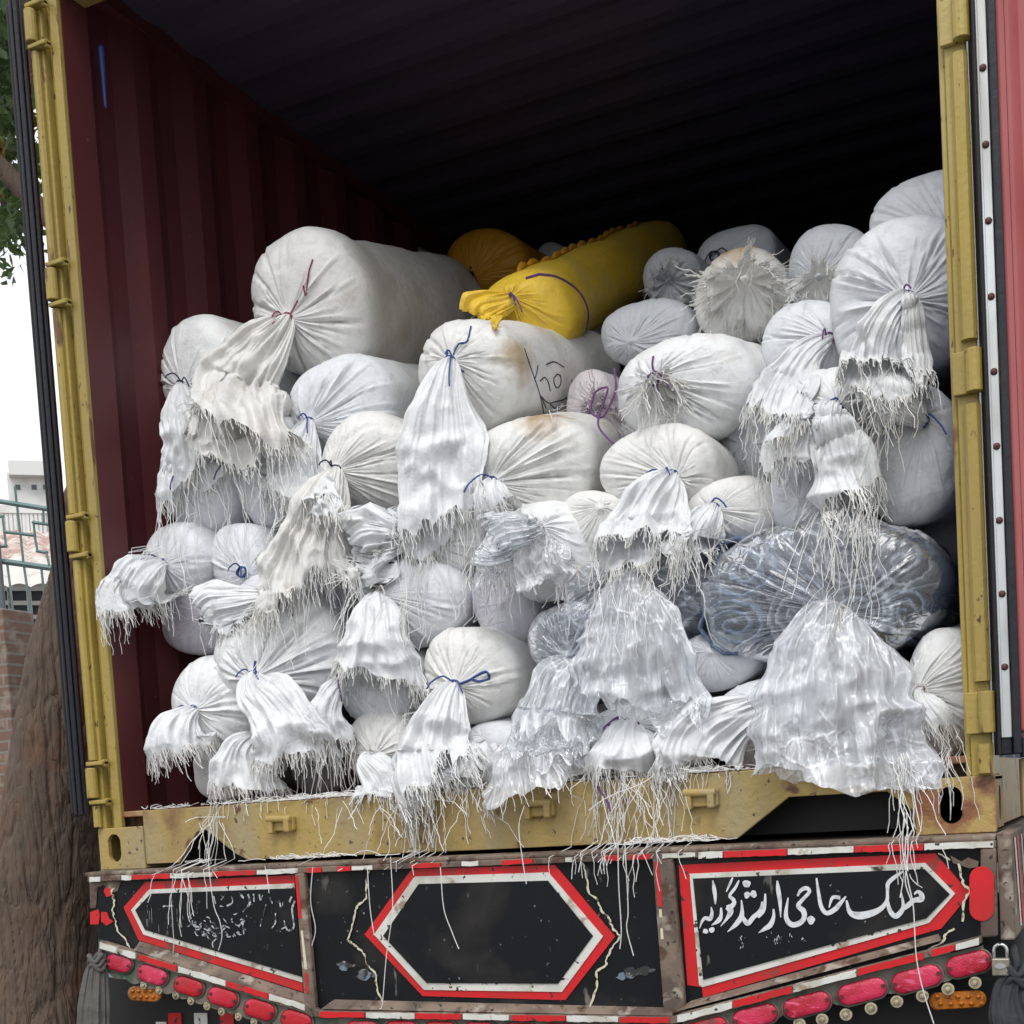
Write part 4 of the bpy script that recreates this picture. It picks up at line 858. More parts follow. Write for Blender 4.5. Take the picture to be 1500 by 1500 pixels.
# ---- second row
sack('w5', 690, 548, 88, 76, (662, 530), .34, 'sack marked 120 in black pen with a long hanging tail', 'warm', end=(860, 560, 1.15), tie_c='tieb', cap=.6,
     tl=[dict(e=(648, 762), w=66, flat=.15, n=230, L0=.032, nl=34, Ll=.20, outd=.06, waist=-.1)], stain=(768, 520, .085, (.42, .33, .20), .0))
sack('w3', 505, 594, 88, 66, (446, 626), .40, 'finely pleated bluish sack tucked under the biggest roll', 'cool', end=(640, 610, 1.2), tie_c='tieb',
     tl=[dict(e=(436, 730), w=52, flat=.16, n=160, L0=.035, nl=26, Ll=.16)])
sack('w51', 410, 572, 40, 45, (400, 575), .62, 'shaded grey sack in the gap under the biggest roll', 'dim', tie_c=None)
sack('w52', 868, 600, 36, 56, (878, 596), .62, 'pinkish frayed sack end behind the marked sack, with purple loops', 'tailp', tie_c='tiep',
     tl=[dict(e=(876, 600), w=24, ros=1, n=460, L0=.04, nl=12, Ll=.06, mt='tailp', th='threadp')])
sack('w9', 1005, 572, 106, 76, (960, 556), .36, 'broad pleated sack with a tuft and brown hole in the upper middle', 'white', end=(1105, 590, 1.1), tie_c='tiep', amp=1.1,
     tl=[dict(e=(968, 592), w=27, ros=1, n=260, L0=.035, nl=30, Ll=.09, mt='tailw')])
sack('w22', 1112, 640, 60, 62, (1090, 650), .48, 'half hidden sack between the broad middle sack and the right heap', 'dim', tie_c=None, Lh=.7)
# ---- third row
sack('w7', 388, 690, 58, 82, (352, 682), .30, 'sack with radiating pleats half covered by long threads, left side', 'cool', tie_c='tiek', amp=1.2)
sack('w7b', 298, 700, 68, 84, (266, 706), .27, 'plain round sack by the maroon wall with a blue knot', 'cool', tie_c='tieb', amp=.7)
sack('w4', 548, 684, 78, 72, (490, 690), .30, 'ribbed sack in the centre left, tied at its left side', 'warm', tie_c='tiek', amp=1.15, end=(640, 690, 1.0),
     tl=[dict(e=(448, 862), w=64, flat=.12, n=230, L0=.04, nl=50, Ll=.14, mt='tailw', outd=.04, waist=.1, rag=.12, crump=1.3)])
sack('w6', 778, 690, 98, 76, (722, 706), .27, 'large sack with brown stain on top in the middle of the pile', 'white', end=(880, 668, 1.0), tie_c='tieb', stain=(800, 628, .09, (.36, .24, .13), 0), cap=.66,
     tl=[dict(e=(722, 738), w=24, flat=.6, n=60, L0=.03, nl=6, Ll=.06, outd=.03)])
sack('w10', 968, 690, 88, 60, (986, 698), .26, 'dusty lens shaped sack with a bright blue knot right of centre', 'warm', tie_c='tieb', tl=[dict(e=(944, 796), w=54, flat=.13, n=240, L0=.035, nl=30, Ll=.16, rag=.04, flare=.65)])
sack('w19', 1206, 618, 72, 74, (1222, 596), .26, 'sack with a bright white square tail and blue loop at right', 'white', tie_c='tieb', amp=1.2,
     tl=[dict(e=(1238, 722), w=42, flat=.3, n=170, L0=.045, nl=30, Ll=.20, rag=.03, flare=.45, pri=400), dict(e=(1170, 675), w=50, flat=.16, n=120, L0=.025, nl=10, Ll=.1)])
sack('w21', 1340, 672, 68, 92, (1372, 560), .28, 'tall smooth grey white sack against the right post', 'cool', tie_c='tieb', amp=.5, lump=1.3,
     tl=[dict(e=(1276, 598), w=30, flat=.6, n=40, L0=.03, nl=44, Ll=.26, outd=.03, flare=.6, pleat=.8)])
sack('w23', 1178, 728, 52, 58, (1170, 735), .26, 'smooth sack below the frayed tail at the right, above the clear bag', 'cool', tie_c=None)
sack('w11', 1072, 748, 68, 46, (1046, 746), .25, 'small wrinkled sack with dark blue twine above the clear plastic bag', 'warm', tie_c='tieb', tl=[dict(e=(1030, 798), w=38, flat=.4, n=140, L0=.03, nl=14, Ll=.08)])
# ---- fourth row
sack('w30', 262, 824, 58, 56, (240, 826), .20, 'rounded sack by the maroon wall whose tail sticks out to the left', 'cool', tie_c='tieb', amp=.8,
     tl=[dict(e=(208, 884), w=50, flat=.35, n=220, L0=.03, nl=26, Ll=.07, flare=.7, outd=.08, follow=True)])
sack('w31', 358, 822, 52, 56, (358, 838), .24, 'sack half hidden behind long threads, with short blue tie', 'cool', tie_c='tieb')
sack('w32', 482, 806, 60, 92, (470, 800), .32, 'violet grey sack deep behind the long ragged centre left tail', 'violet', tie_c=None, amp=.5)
sack('w27', 648, 790, 74, 56, (592, 792), .25, 'sack whose short crumpled tail points left, near the centre', 'white', tie_c='tiew', amp=1.1,
     tl=[dict(e=(536, 800), w=44, flat=.3, n=200, L0=.03, nl=24, Ll=.06, outd=.02, flare=.6, crump=1.3)])
sack('w25', 872, 770, 58, 50, (880, 745), .24, 'pale sack with rough seam beside the crumpled film tail', 'warm', tie_c=None)
sack('w26', 800, 810, 82, 66, (790, 775), .24, 'sack with milky crumpled film tail and stiff white bristles', 'white', tie_c='tiew',
     tl=[dict(e=(770, 842), w=62, flat=.35, n=60, L0=.04, nl=34, Ll=.09, mt='film2', crump=1.4, flare=.6, rag=.15, outd=.05), dict(e=(728, 790), w=34, flat=.5, n=0, mt='film', crump=1.4, outd=.04)])
sack('w28', 606, 880, 92, 62, (556, 872), .22, 'smooth sack in the middle left with a fluted bell shaped tail', 'cool', tie_c='tiew', amp=.6,
     tl=[dict(e=(560, 985), w=56, flat=.4, n=220, L0=.026, nl=34, Ll=.10, flare=.6, pleat=1.3, rag=.04, backlen=1.14)])
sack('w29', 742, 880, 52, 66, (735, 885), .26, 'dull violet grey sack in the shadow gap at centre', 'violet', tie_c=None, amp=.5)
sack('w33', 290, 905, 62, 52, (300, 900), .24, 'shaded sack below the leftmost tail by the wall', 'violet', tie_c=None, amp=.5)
sack('w33b', 395, 880, 62, 40, (414, 874), .20, 'flat sack tied in purple with a broad pale tail pointing left', 'cool', tie_c='tiep', tl=[dict(e=(312, 898), w=36, flat=.2, n=140, L0=.026, nl=12, Ll=.07, outd=.02)])
# ---- bottom rows
sack('w34', 412, 962, 104, 88, (374, 990), .18, 'large pleated sack at lower left with two blue twine ends', 'white', tie_c='tieb', amp=1.3, cap=.55, end=(520, 965, .95),
     tl=[dict(e=(428, 1105), w=52, flat=.16, n=220, L0=.03, nl=24, Ll=.12, flare=.7)])
sack('w35', 320, 1032, 68, 72, (286, 1040), .15, 'sack at lower left corner with a mop like frayed tail', 'white', tie_c='tieb', amp=1.2,
     tl=[dict(e=(266, 1092), w=44, flat=.5, n=360, L0=.032, nl=60, Ll=.045, flare=.6)])
sack('w36', 556, 1000, 70, 58, (490, 992), .18, 'sack under the bell shaped tail, tied in purple on its left', 'cool', tie_c='tiep', amp=.8,
     tl=[dict(e=(478, 1072), w=34, flat=.35, n=150, L0=.03, nl=26, Ll=.11)])
sack('w38', 694, 990, 78, 74, (668, 1004), .16, 'plump sack at bottom centre laced with looped blue twine', 'warm', tie_c='tieb', amp=1.0,
     tl=[dict(e=(648, 1138), w=62, flat=.16, n=260, L0=.036, nl=26, Ll=.10, flare=.65, outd=.07)])
sack('w39', 562, 1096, 62, 54, (548, 1106), .16, 'small pleated cream sack on the sill under the purple tied one', 'warm', tie_c='tiew', amp=1.3, tl=[dict(e=(562, 1152), w=34, flat=.4, n=120, L0=.03, nl=10, Ll=.08)])
sack('w40', 330, 1128, 56, 46, (352, 1096), .16, 'limp pale sack slumped on the sill at lower left', 'cool', tie_c=None, amp=.6, lump=1.6,
     tl=[dict(e=(352, 1152), w=62, flat=.16, n=200, L0=.03, nl=30, Ll=.06, **{'from': (375, 1080)})])
sack('w41', 470, 1120, 46, 50, (462, 1105), .17, 'dark charcoal sack on the sill, the only dark one', 'grey', tie_c=None, amp=.6, grp=None, name='grey_sack')
sack('w42', 728, 1106, 56, 48, (715, 1100), .16, 'pale lilac sack on the sill right of the laced sack', 'cool', tie_c=None, amp=.7, tl=[dict(e=(700, 1140), w=40, flat=.16, n=160, L0=.03, nl=14, Ll=.06, **{'from': (705, 1085)})])
sack('w43', 812, 1104, 62, 52, (800, 1070), .15, 'crumpled beige film bag slumped on the sill at centre', 'tailw', tie_c=None, lump=1.8, amp=1.3, tl=[dict(e=(800, 1140), w=60, flat=.4, n=50, L0=.03, nl=8, Ll=.05, mt='film2', crump=2., **{'from': (800, 1070)})])
sack('w45', 935, 1082, 80, 54, (930, 1064), .14, 'low sack on the sill with wide tail spilling white threads', 'white', tie_c='tiep', amp=1.1,
     tl=[dict(e=(928, 1128), w=80, flat=.16, n=220, L0=.026, nl=22, Ll=.18, flare=.5, rag=.05)])
sack('w46', 1125, 1062, 88, 64, (1132, 998), .16, 'lilac white sack at bottom right with a broad tail slanting left', 'cool', tie_c='tiep', amp=1.2,
     tl=[dict(e=(1030, 1098), w=62, flat=.15, n=240, L0=.028, nl=40, Ll=.07, outd=.06)])
sack('w49', 1052, 968, 62, 46, (1040, 955), .20, 'pale sack peeping between the two clear film tails', 'cool', tie_c=None, lump=1.5)
sack('w47', 1388, 1012, 62, 92, (1330, 1010), .18, 'strongly ribbed sack at the lower right corner by the post', 'white', tie_c='tiew', amp=1.5,
     tl=[dict(e=(1372, 1062), w=26, flat=.4, n=150, L0=.035, nl=24, Ll=.14)])
# shadowed fill deeper in
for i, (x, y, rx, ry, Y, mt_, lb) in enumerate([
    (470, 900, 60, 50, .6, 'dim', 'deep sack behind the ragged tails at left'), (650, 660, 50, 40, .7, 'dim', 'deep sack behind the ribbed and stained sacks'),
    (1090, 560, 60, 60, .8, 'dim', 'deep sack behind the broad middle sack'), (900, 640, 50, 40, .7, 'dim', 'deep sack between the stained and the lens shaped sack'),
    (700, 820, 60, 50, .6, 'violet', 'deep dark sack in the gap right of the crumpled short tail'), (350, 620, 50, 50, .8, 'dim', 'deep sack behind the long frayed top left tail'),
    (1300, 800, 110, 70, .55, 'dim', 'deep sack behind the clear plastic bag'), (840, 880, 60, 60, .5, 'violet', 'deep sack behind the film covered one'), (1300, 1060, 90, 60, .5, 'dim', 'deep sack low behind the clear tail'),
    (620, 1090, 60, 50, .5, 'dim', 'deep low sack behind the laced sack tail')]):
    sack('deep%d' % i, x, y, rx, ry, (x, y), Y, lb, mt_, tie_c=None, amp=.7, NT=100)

# ---- rolled cloth seen through film
def cloth_roll(cx, cy, rx, ry, Y, col, lab, turns=4.5, seed=1, Ls=.45):
    P0 = at(cx, cy, Y); s = 1/pxm(P0); th = np.linspace(.6, 2*np.pi*turns, int(70*turns)); r = (th/th[-1])**.85
    A = np.array([0, 1., .05]); U = np.array([1., 0, 0]); V = np.array([0, 0, 1.])
    wob = 1+.07*np.sin(2.2*th+seed)+.03*np.sin(5.3*th); tk = .32/turns*min(rx, ry)*s
    X = rx*s*r*wob*np.cos(th); Z = ry*s*r*wob*np.sin(th); C = P0+X[:, None]*U+Z[:, None]*V
    tn = nrm(np.gradient(C, axis=0)); nn = np.cross(tn, A)
    prof = []
    dj = .010*fbm(np.stack([th*2, th*0+seed, th*0], -1), seed, 2)[:, None]*A
    fr_ = .003*vnoise(np.stack([th*9, th*0+seed, th*0], -1), seed)[:, None]
    for a, b in ((Ls, -.5), (.0, -.5), (-.012, -.25), (-.012, .25), (.0, .5), (Ls, .5)): prof.append(C+nn*(b*tk*1.25+fr_)+A*a+dj*(1 if a < .1 else 0))
    m = MB().grid(np.array(prof)); o = m.build('cloth_roll', col, None, smooth=True); return tag(o, lab, 'cloth roll', 'cloth rolls seen through clear film')
def denim(n, c, c2): return mat(n, c, .9, bump=[(120, .6, one), (25, .5, one)], mix=[(c2, 45, .42, .6, one)])
DN, DG, DB = denim('denim_blue', (.09, .13, .21), (.22, .27, .36)), denim('denim_grey', (.16, .18, .21), (.36, .37, .39)), denim('beige_cloth', (.40, .37, .33), (.60, .58, .54))
for i, a in enumerate([(1085, 835, 62, 46, .17, DN, 'slate blue cloth roll, upper left in the clear bag'), (1165, 800, 46, 40, .18, DG, 'grey cloth roll under the white square tail'), (1240, 815, 50, 46, .18, DB, 'beige grey cloth roll, top centre of the clear bag'),
                       (1322, 820, 46, 50, .18, DG, 'grey cloth roll, upper right in the clear bag'), (1075, 915, 56, 40, .15, DN, 'slate blue cloth roll, lower left in the clear bag'), (1165, 900, 50, 52, .15, DG, 'grey cloth roll left of the clear bag knot'),
                       (1255, 905, 52, 46, .15, DG, 'grey cloth roll behind the clear bag knot'), (1325, 900, 36, 40, .17, DN, 'dark blue cloth roll, lower right in the clear bag'),
                       (830, 930, 52, 44, .16, DG, 'striped grey cloth roll left of the long film tail'), (905, 905, 48, 46, .17, DB, 'beige cloth roll behind the long film tail'), (965, 935, 50, 50, .17, DG, 'grey cloth roll right of the long film tail')]):
    cloth_roll(*a, seed=i+3, turns=2.4+(i % 3)*.4)
sack('plast', 1200, 868, 180, 100, (1232, 896), .15, 'big clear plastic bag of rolled cloth spilling over the sill', 'clear', tie_c='tiew', name='plastic_bag', grp=None, amp=.9, lump=1.0, cap=.55, Lh=.55, NT=200,
     tl=[dict(e=(1236, 1150), w=118, flat=.16, n=0, mt='film', crump=1.45, flare=.5, rag=.03, outd=.07, NS=80, NP=220, backlen=1.0, pleat=.7, yo=.04)])
sack('plast2', 930, 868, 118, 62, (929, 838), .15, 'brownish clear film bag with a long pointed transparent tail', 'clear', tie_c='tiew', name='plastic_bag', grp=None, amp=1.5, lump=1.6, cap=.5, Lh=.5,
     tl=[dict(e=(940, 1032), w=84, flat=.2, n=0, mt='film', crump=1.4, flare=.75, rag=.1, outd=.05, NS=60, NP=180, pleat=1.6)])
sack('plast3', 830, 935, 62, 52, (838, 975), .14, 'small clear film bag over striped cloth, with bluish torn tail', 'clear', tie_c=None, name='plastic_bag', grp=None, amp=1.2, lump=1.4, Lh=.4,
     tl=[dict(e=(815, 1085), w=52, flat=.13, n=0, mt='film', crump=1.4, flare=.5, rag=.12, **{'from': (838, 972)}, outd=.03)])
flush()

# pen marks on the sack marked 120, projected onto its cloth
o_, P_, fr_, bo_ = WTS['w5']
def surf_strokes(key, strokes, nm, matn, wpx):
    o_, P_, fr_, bo_ = WTS[key]; n0, n1 = P_.shape[:2]; ii = np.arange(n0*n1).reshape(n0, n1); ii = np.concatenate([ii, ii[:, :1]], 1)
    F = np.stack([ii[:-1, :-1], ii[:-1, 1:], ii[1:, 1:], ii[1:, :-1]], -1).reshape(-1, 4).tolist()
    bv = BVHTree.FromPolygons(P_.reshape(-1, 3).tolist(), F); m = MB()
    for l in strokes:
        C = catmull([(a, b, 0) for a, b in l], 7); pts = []
        for x, y, _ in C:
            h = bv.ray_cast(Vector(CAMP), Vector(ray(x, y)))
            if h[0] is not None: pts.append(np.array(h[0])-ray(x, y)*.0015)
        if len(pts) > 2: m.tube(pts, wpx/2/pxm(pts[0]), 5)
    m.build(nm, MT[matn], o_)
surf_strokes('w5', [[(768, 510), (778, 540), (790, 575), (797, 606)], [(788, 535), (786, 546), (783, 556)], [(791, 558), (798, 553), (803, 560), (806, 573)], [(816, 548), (811, 556), (815, 568), (821, 563), (821, 551), (816, 548)],
                    [(792, 580), (803, 590), (815, 588), (828, 584), (836, 575), (838, 556)], [(806, 592), (815, 600), (826, 606)], [(800, 534), (812, 530), (826, 538)], [(793, 581), (800, 598)]], 'pen_marks', 'tiek', 2.0)
surf_strokes('yel', [[(790, 402), (815, 406), (840, 420), (856, 440), (861, 462), (858, 486)], [(770, 408), (790, 402)]], 'band', 'tiep', 4.5)
surf_strokes('w38', [[(668, 1004), (688, 996), (698, 990), (712, 984), (716, 994), (700, 998), (690, 994)], [(640, 1010), (655, 1004), (668, 1004)], [(668, 1004), (648, 1012), (632, 1022), (622, 1038)], [(668, 1004), (650, 1016), (645, 1026), (652, 1036)]], 'lacing', 'tieb', 4)
surf_strokes('w34', [[(374, 990), (373, 978), (374, 968)], [(374, 990), (362, 998), (360, 1012)], [(374, 990), (380, 1010), (382, 1040)]], 'twine_end', 'tieb', 4)
surf_strokes('w18', [[(1206, 494), (1186, 500), (1172, 514), (1162, 534)]], 'twine_end', 'tiep', 4)
surf_strokes('w9', [[(957, 522), (956, 536), (962, 556), (972, 550)]], 'twine_end', 'tiep', 3.4)
surf_strokes('w5', [[(690, 478), (684, 500), (672, 504), (664, 520)], [(655, 512), (656, 528), (668, 540), (680, 544)]], 'twine_end', 'tieb', 3)
surf_strokes('w1', [[(458, 380), (452, 400), (448, 432), (444, 418)], [(436, 440), (426, 458), (416, 466), (414, 472), (424, 470)]], 'twine_end', 'tier', 2.6)
# purple loops near the pinkish end
m = MB(); m.tube(catmull([at(x, y, .30) for x, y in ((900, 540), (902, 570), (890, 600), (880, 612), (866, 602), (872, 575), (890, 568), (884, 590), (876, 620), (888, 640), (900, 650))], 8), .0028, 6)
tag(m.build('purple_twine', MT['tiep'], None, smooth=True), 'looped purple twine hanging beside the pinkish frayed end', 'twine')
# scalloped seam of the yellow sack
o_, P_, fr_, bo_ = WTS['yel']; A, U, V = fr_['A'], fr_['U'], fr_['V']; m = MB(); NCc = 44
j = int(150*.30); line = P_[NCc+1:NCc+24, j]; q = catmull(line, 8); q = q+nrm(q-(q.mean(0)))*0
tt = np.arange(len(q)); m.tube(q+np.outer(np.abs(np.sin(tt*.26+.4*np.sin(tt*.11))), V)*.010, .004+.007*np.abs(np.sin(tt*.26+.4*np.sin(tt*.11))), 7)
m.build('seam', MT['orange'], o_, smooth=True)
# ---- loose tapes on sill and truck lip
H[:, int((.0-HZ0)/RES):int((.17-HZ0)/RES)] = np.minimum(H[:, int((.0-HZ0)/RES):int((.17-HZ0)/RES)], -.02)
def loose(n, cx0, cx1, y0, seed, L, nm, lab):
    r = np.random.default_rng(seed); m = MB(); base = []; 
    for i in range(n):
        x = r.normal((cx0+cx1)/2, (cx1-cx0)/3.2); base.append(at(x, y0+r.uniform(-10, 4)-.03*(x-700), .0))
    base = np.array(base); base[:, 1] = -.012; dr = nrm(np.stack([r.normal(0, .28, n), -np.abs(r.normal(.12, .1, n)), r.normal(-.8, .35, n)], -1))
    threads(m, base, dr, L*r.uniform(.25, 1.3, n), seed, .0011, 1.1)
    o = m.build(nm, MT['thread'], None); tag(o, lab, 'threads'); o['kind'] = 'stuff'
loose(40, 530, 690, 1175, 3, .13, 'hanging_threads', 'tangle of white tape threads hanging over the yellow sill left of centre')
loose(38, 890, 990, 1150, 4, .17, 'hanging_threads', 'white tape threads streaming down the sill right of centre')
loose(14, 300, 345, 1190, 5, .24, 'hanging_threads', 'few white threads hanging over the left end of the sill')
loose(16, 1315, 1335, 1130, 6, .20, 'hanging_threads', 'knotted white threads hanging by the right corner casting')

def lying(seed, n, nm, lab, f):
    r = np.random.default_rng(seed); m = MB()
    for i in range(n):
        b = f(r); a = r.uniform(0, 6.28); L = r.uniform(.02, .09); t = np.linspace(0, 1, 7)[:, None]; dd = np.array([math.cos(a), .45*math.sin(a), 0]); e = np.array([-math.sin(a), .4*math.cos(a), 0])
        m.tube(b+dd*L*t+e*L*.35*np.sin(t*r.uniform(2, 6))+np.array([0, 0, .012])*np.abs(np.sin(t*3+a))*r.uniform(0, 1.2), .0012, 3, cap=False)
    o = m.build(nm, MT['thread'], None); tag(o, lab, 'threads'); o['kind'] = 'stuff'
lying(8, 420, 'loose_threads', 'short white threads strewn along the container sill edge', lambda r: np.array([r.choice([r.uniform(-1.05, .3), r.normal(-.35, .16), r.normal(.55, .1)]), r.uniform(.0, .05), .1665]))
lying(9, 80, 'loose_threads', 'white threads lying on the truck lip below the sill', lambda r: np.array([r.choice([r.normal(-.42, .13), r.normal(.5, .07)]), r.uniform(-.10, -.05), .012+YP*0]))
m = MB()
for l in ([(1325, 1190), (1322, 1240), (1330, 1290), (1338, 1330), (1342, 1400), (1352, 1450), (1368, 1500)], [(1328, 1190), (1330, 1250), (1326, 1290), (1334, 1318)], [(768, 1180), (760, 1210), (764, 1250), (771, 1295)], [(572, 1255), (575, 1330), (566, 1400), (560, 1470), (556, 1478)], [(458, 1270), (455, 1320), (462, 1360), (457, 1385)], [(645, 1270), (650, 1330), (662, 1365), (672, 1390)],
          [(538, 1270), (542, 1330), (548, 1370)], [(905, 1190), (906, 1290), (910, 1360), (908, 1390)], [(915, 1230), (920, 1330), (918, 1360), (928, 1400)], [(318, 1190), (305, 1240), (312, 1320), (322, 1350), (325, 1372), (320, 1392)], [(388, 1268), (392, 1290), (394, 1308)]):
    q = catmull([at(x, y, YP-.045) for x, y in l], 6); m.tube(q, .0012, 4)
o = m.build('long_threads', MT['thread'], None); tag(o, 'long single white threads dangling in front of the painted panel', 'threads'); o['kind'] = 'stuff'
m = MB(); m.ribbon(catmull([at(x, y, -.03) for x, y in ((873, 1147), (880, 1160), (890, 1175), (896, 1192))], 6), .006, np.array([1., 0, .5])/1.12)
tag(m.build('purple_ribbon', MT['tiep'], None), 'short purple ribbon hanging over the yellow sill', 'ribbon')

# ------------------------------------------------------------------ rags
def rag(name, lab, top, w_px, length_px, mt_, seed, Y):
    T = at(*top, Y); E = at(top[0]+w_px*.15, top[1]+length_px, Y-.02); s = 1/pxm(T)
    o = thing(name, lab, 'rag', T)
    P, _, _ = tail(T, np.array([0, .2, 1.]), E, w_px*s, seed, flat=.35, outd=.005, clampy=False, pleat=1.8, crump=.6, w0=.018, flare=.5, rag=.04)
    MB().grid(P, wrapu=True).build('cloth', MT[mt_], o, smooth=True)
    kk = np.linspace(0, 2*np.pi, 30); m = MB()
    for q in range(3): m.tube(T+np.stack([.022*np.cos(kk), .02*np.sin(kk), .01*np.sin(3*kk+q)+.012*(q-1)+.004], -1), .007, 7)
    m.tube([T+np.array([0, 0, -.01]), T+np.array([.004, .01, .03]), T+np.array([-.004, .03, .06])], .008, 7)
    m.build('knot', MT[mt_], o, smooth=True)
rag('grey_rag', 'grey cloth rag tied at the left end of the truck tail', (143, 1412), 30, 190, 'rag', 21, YP-.03)
rag('dark_rag', 'blackish cloth hanging below the padlock at the right', (1486, 1432), 40, 190, 'ragd', 22, YP-.02)

# ------------------------------------------------------------------ tree
def bark(n, c):
    def ex(m, t, b, tc, cur):
        N, L = t.nodes, t.links; last = b.inputs['Normal'].links[0].from_socket
        mp = N.new('ShaderNodeMapping'); mp.inputs['Scale'].default_value = (1.5, 1.5, .16); L.new(tc.outputs['Object'], mp.inputs[0])
        ns = N.new('ShaderNodeTexNoise'); ns.inputs['Scale'].default_value = 6; L.new(mp.outputs[0], ns.inputs[0])
        mx = N.new('ShaderNodeMix'); mx.data_type = 'RGBA'; mx.blend_type = 'LINEAR_LIGHT'; mx.inputs[0].default_value = .12; L.new(mp.outputs[0], mx.inputs[6]); L.new(ns.outputs['Color'], mx.inputs[7])
        vo = N.new('ShaderNodeTexVoronoi'); vo.feature = 'DISTANCE_TO_EDGE'; vo.inputs['Scale'].default_value = 17; L.new(mx.outputs[2], vo.inputs[0])
        r = N.new('ShaderNodeMapRange'); r.inputs['From Max'].default_value = .07; L.new(vo.outputs[0], r.inputs[0])
        bp = N.new('ShaderNodeBump'); bp.inputs['Strength'].default_value = .45; bp.inputs['Distance'].default_value = .012; L.new(r.outputs[0], bp.inputs['Height']); L.new(last, bp.inputs['Normal']); L.new(bp.outputs[0], b.inputs['Normal'])
    return mat(n, c, .9, bump=[(40, .7, (1, 1, .4)), (9, .6, (1, 1, .25))], mix=[((.17, .09, .055), 3, .55, .75, one), ((.10, .078, .062), 16, .45, .7, (1, 1, .35))], extra=ex)
BK = bark('bark', (.125, .09, .068))
YT = 1.75
tree = thing('tree', 'big brown barked tree with leafy crown standing left of the container', 'tree', (at(60, 1400, YT)[0], YT, GZ))
ctr = [(at(66, 1720, YT), 98), (at(64, 1500, YT), 80), (at(64, 1400, YT), 74), (at(70, 1250, YT), 74), (at(84, 1100, YT), 66), (at(104, 950, YT), 58), (at(132, 800, YT), 50), (at(160, 600, YT), 44), (at(185, 300, YT), 38), (at(190, -100, YT), 30)]
Cc = np.array([list(p)+[w_/pxm(p)] for p, w_ in ctr]); Cc[0, 2] = GZ-.1; Q = catmull(Cc, 34)
th = np.linspace(0, 2*np.pi, 260, endpoint=False); C3 = Q[:, :3]; Rr = Q[:, 3]
P = C3[:, None]+Rr[:, None, None]*np.stack([np.cos(th), np.sin(th), 0*th], -1)[None]
D = np.stack([np.cos(th), np.sin(th), 0*th], -1)[None]
qn = P*np.array([1, 1, .20]); warp = P+.035*vnoise(P*np.array([4, 4, 2.]), 3)[..., None]
n1 = np.abs(vnoise(warp*np.array([17, 17, 2.0]), 5)); n2 = np.abs(vnoise(warp*np.array([34, 34, 5.]), 9))
dsp = -.012*np.clip(1-n1*9, 0, 1)-.006*np.clip(1-n2*7, 0, 1)+.03*fbm(P*2.2, 4, 3)+.006*fbm(P*np.array([40, 40, 20]), 8, 2)
P = P+D*dsp[..., None]
MB().grid(P, wrapu=True).build('trunk', BK, tree, smooth=True)
topc = C3[-1]; m = MB(); tips = []
for i in range(11):
    a = i*2.4; L = random.uniform(1.2, 2.4); e = topc+np.array([math.cos(a)*L, math.sin(a)*L, random.uniform(.3, 1.6)]); b0 = C3[-1-int(random.random()*70)]
    q = catmull([b0, b0*.5+e*.5+np.array([0, 0, .3]), e], 8); m.tube(q, np.linspace(Rr[-1]*.55, .02, len(q)), 8); tips.append(e)
lb = [at(-60, 120, 1.9), at(-20, 200, 2.1), at(12, 330, 2.2)]
q = catmull([topc, topc+np.array([-.5, .1, .0])]+lb, 8); m.tube(q, np.linspace(.07, .012, len(q)), 7)
m.build('limb', BK, tree, smooth=True)
def leaves(m, pts, size, rg, droop=.3):
    n = len(pts); a = nrm(rg.normal(0, 1, (n, 3))-np.array([0, 0, droop])); b = nrm(np.cross(a, rg.normal(0, 1, (n, 3)))); c = np.cross(a, b); s = size*rg.uniform(.6, 1.3, n)[:, None]
    v = np.stack([pts-a*s, pts-a*s*.2+b*s*.42-c*s*.08, pts+a*s*.95, pts-a*s*.2-b*s*.42-c*s*.08], 1); k = m.n
    m.v.append(v.reshape(-1, 3)); m.f += [tuple(q) for q in (np.arange(n*4).reshape(n, 4)+k).tolist()]; m.n += n*4
def leafmat(n, c, c2):
    def ex(mm, t, b, tc, cur):
        N, L = t.nodes, t.links; tr = N.new('ShaderNodeBsdfTranslucent'); L.new(cur, tr.inputs[0]); ms = N.new('ShaderNodeMixShader'); ms.inputs[0].default_value = .3
        L.new(b.outputs[0], ms.inputs[1]); L.new(tr.outputs[0], ms.inputs[2]); L.new(ms.outputs[0], N['Material Output'].inputs[0])
    return mat(n, c, .5, mix=[(c2, 4, .4, .65, one)], extra=ex)
LF = leafmat('green_leaf', (.05, .10, .03), (.11, .17, .055))
rg = np.random.default_rng(4); m = MB(); pts = []
for e in tips+[topc+np.array([0, 0, 1.2])]:
    for k in range(7):
        cc = e+rg.normal(0, .55, 3)*np.array([1, 1, .7]); pts.append(cc+rg.normal(0, .26, (150, 3)))
for (x, y, r_, n_) in [(-10, 20, 45, 260), (20, 60, 30, 200), (5, 120, 34, 300), (28, 150, 22, 130), (0, 190, 22, 110), (30, 210, 20, 100), (45, 240, 14, 50), (-5, 60, 40, 300), (8, 280, 15, 70), (34, 285, 16, 90), (20, 320, 20, 120), (38, 340, 12, 50), (8, 352, 12, 46), (30, 362, 8, 22), (5, 405, 8, 12), (16, 398, 5, 7), (2, 250, 9, 16), (-40, 250, 40, 220), (-60, 120, 60, 500)]:
    for k in range(max(1, n_//12)):
        Yq = rg.uniform(1.6, 3.0); c0 = at(x+rg.normal(0, r_*.45), y+rg.normal(0, r_*.5), Yq); pts.append(c0+rg.normal(0, .045, (12, 3)))
pts = np.concatenate(pts); leaves(m, pts, .043, rg); m.build('crown', LF, tree)
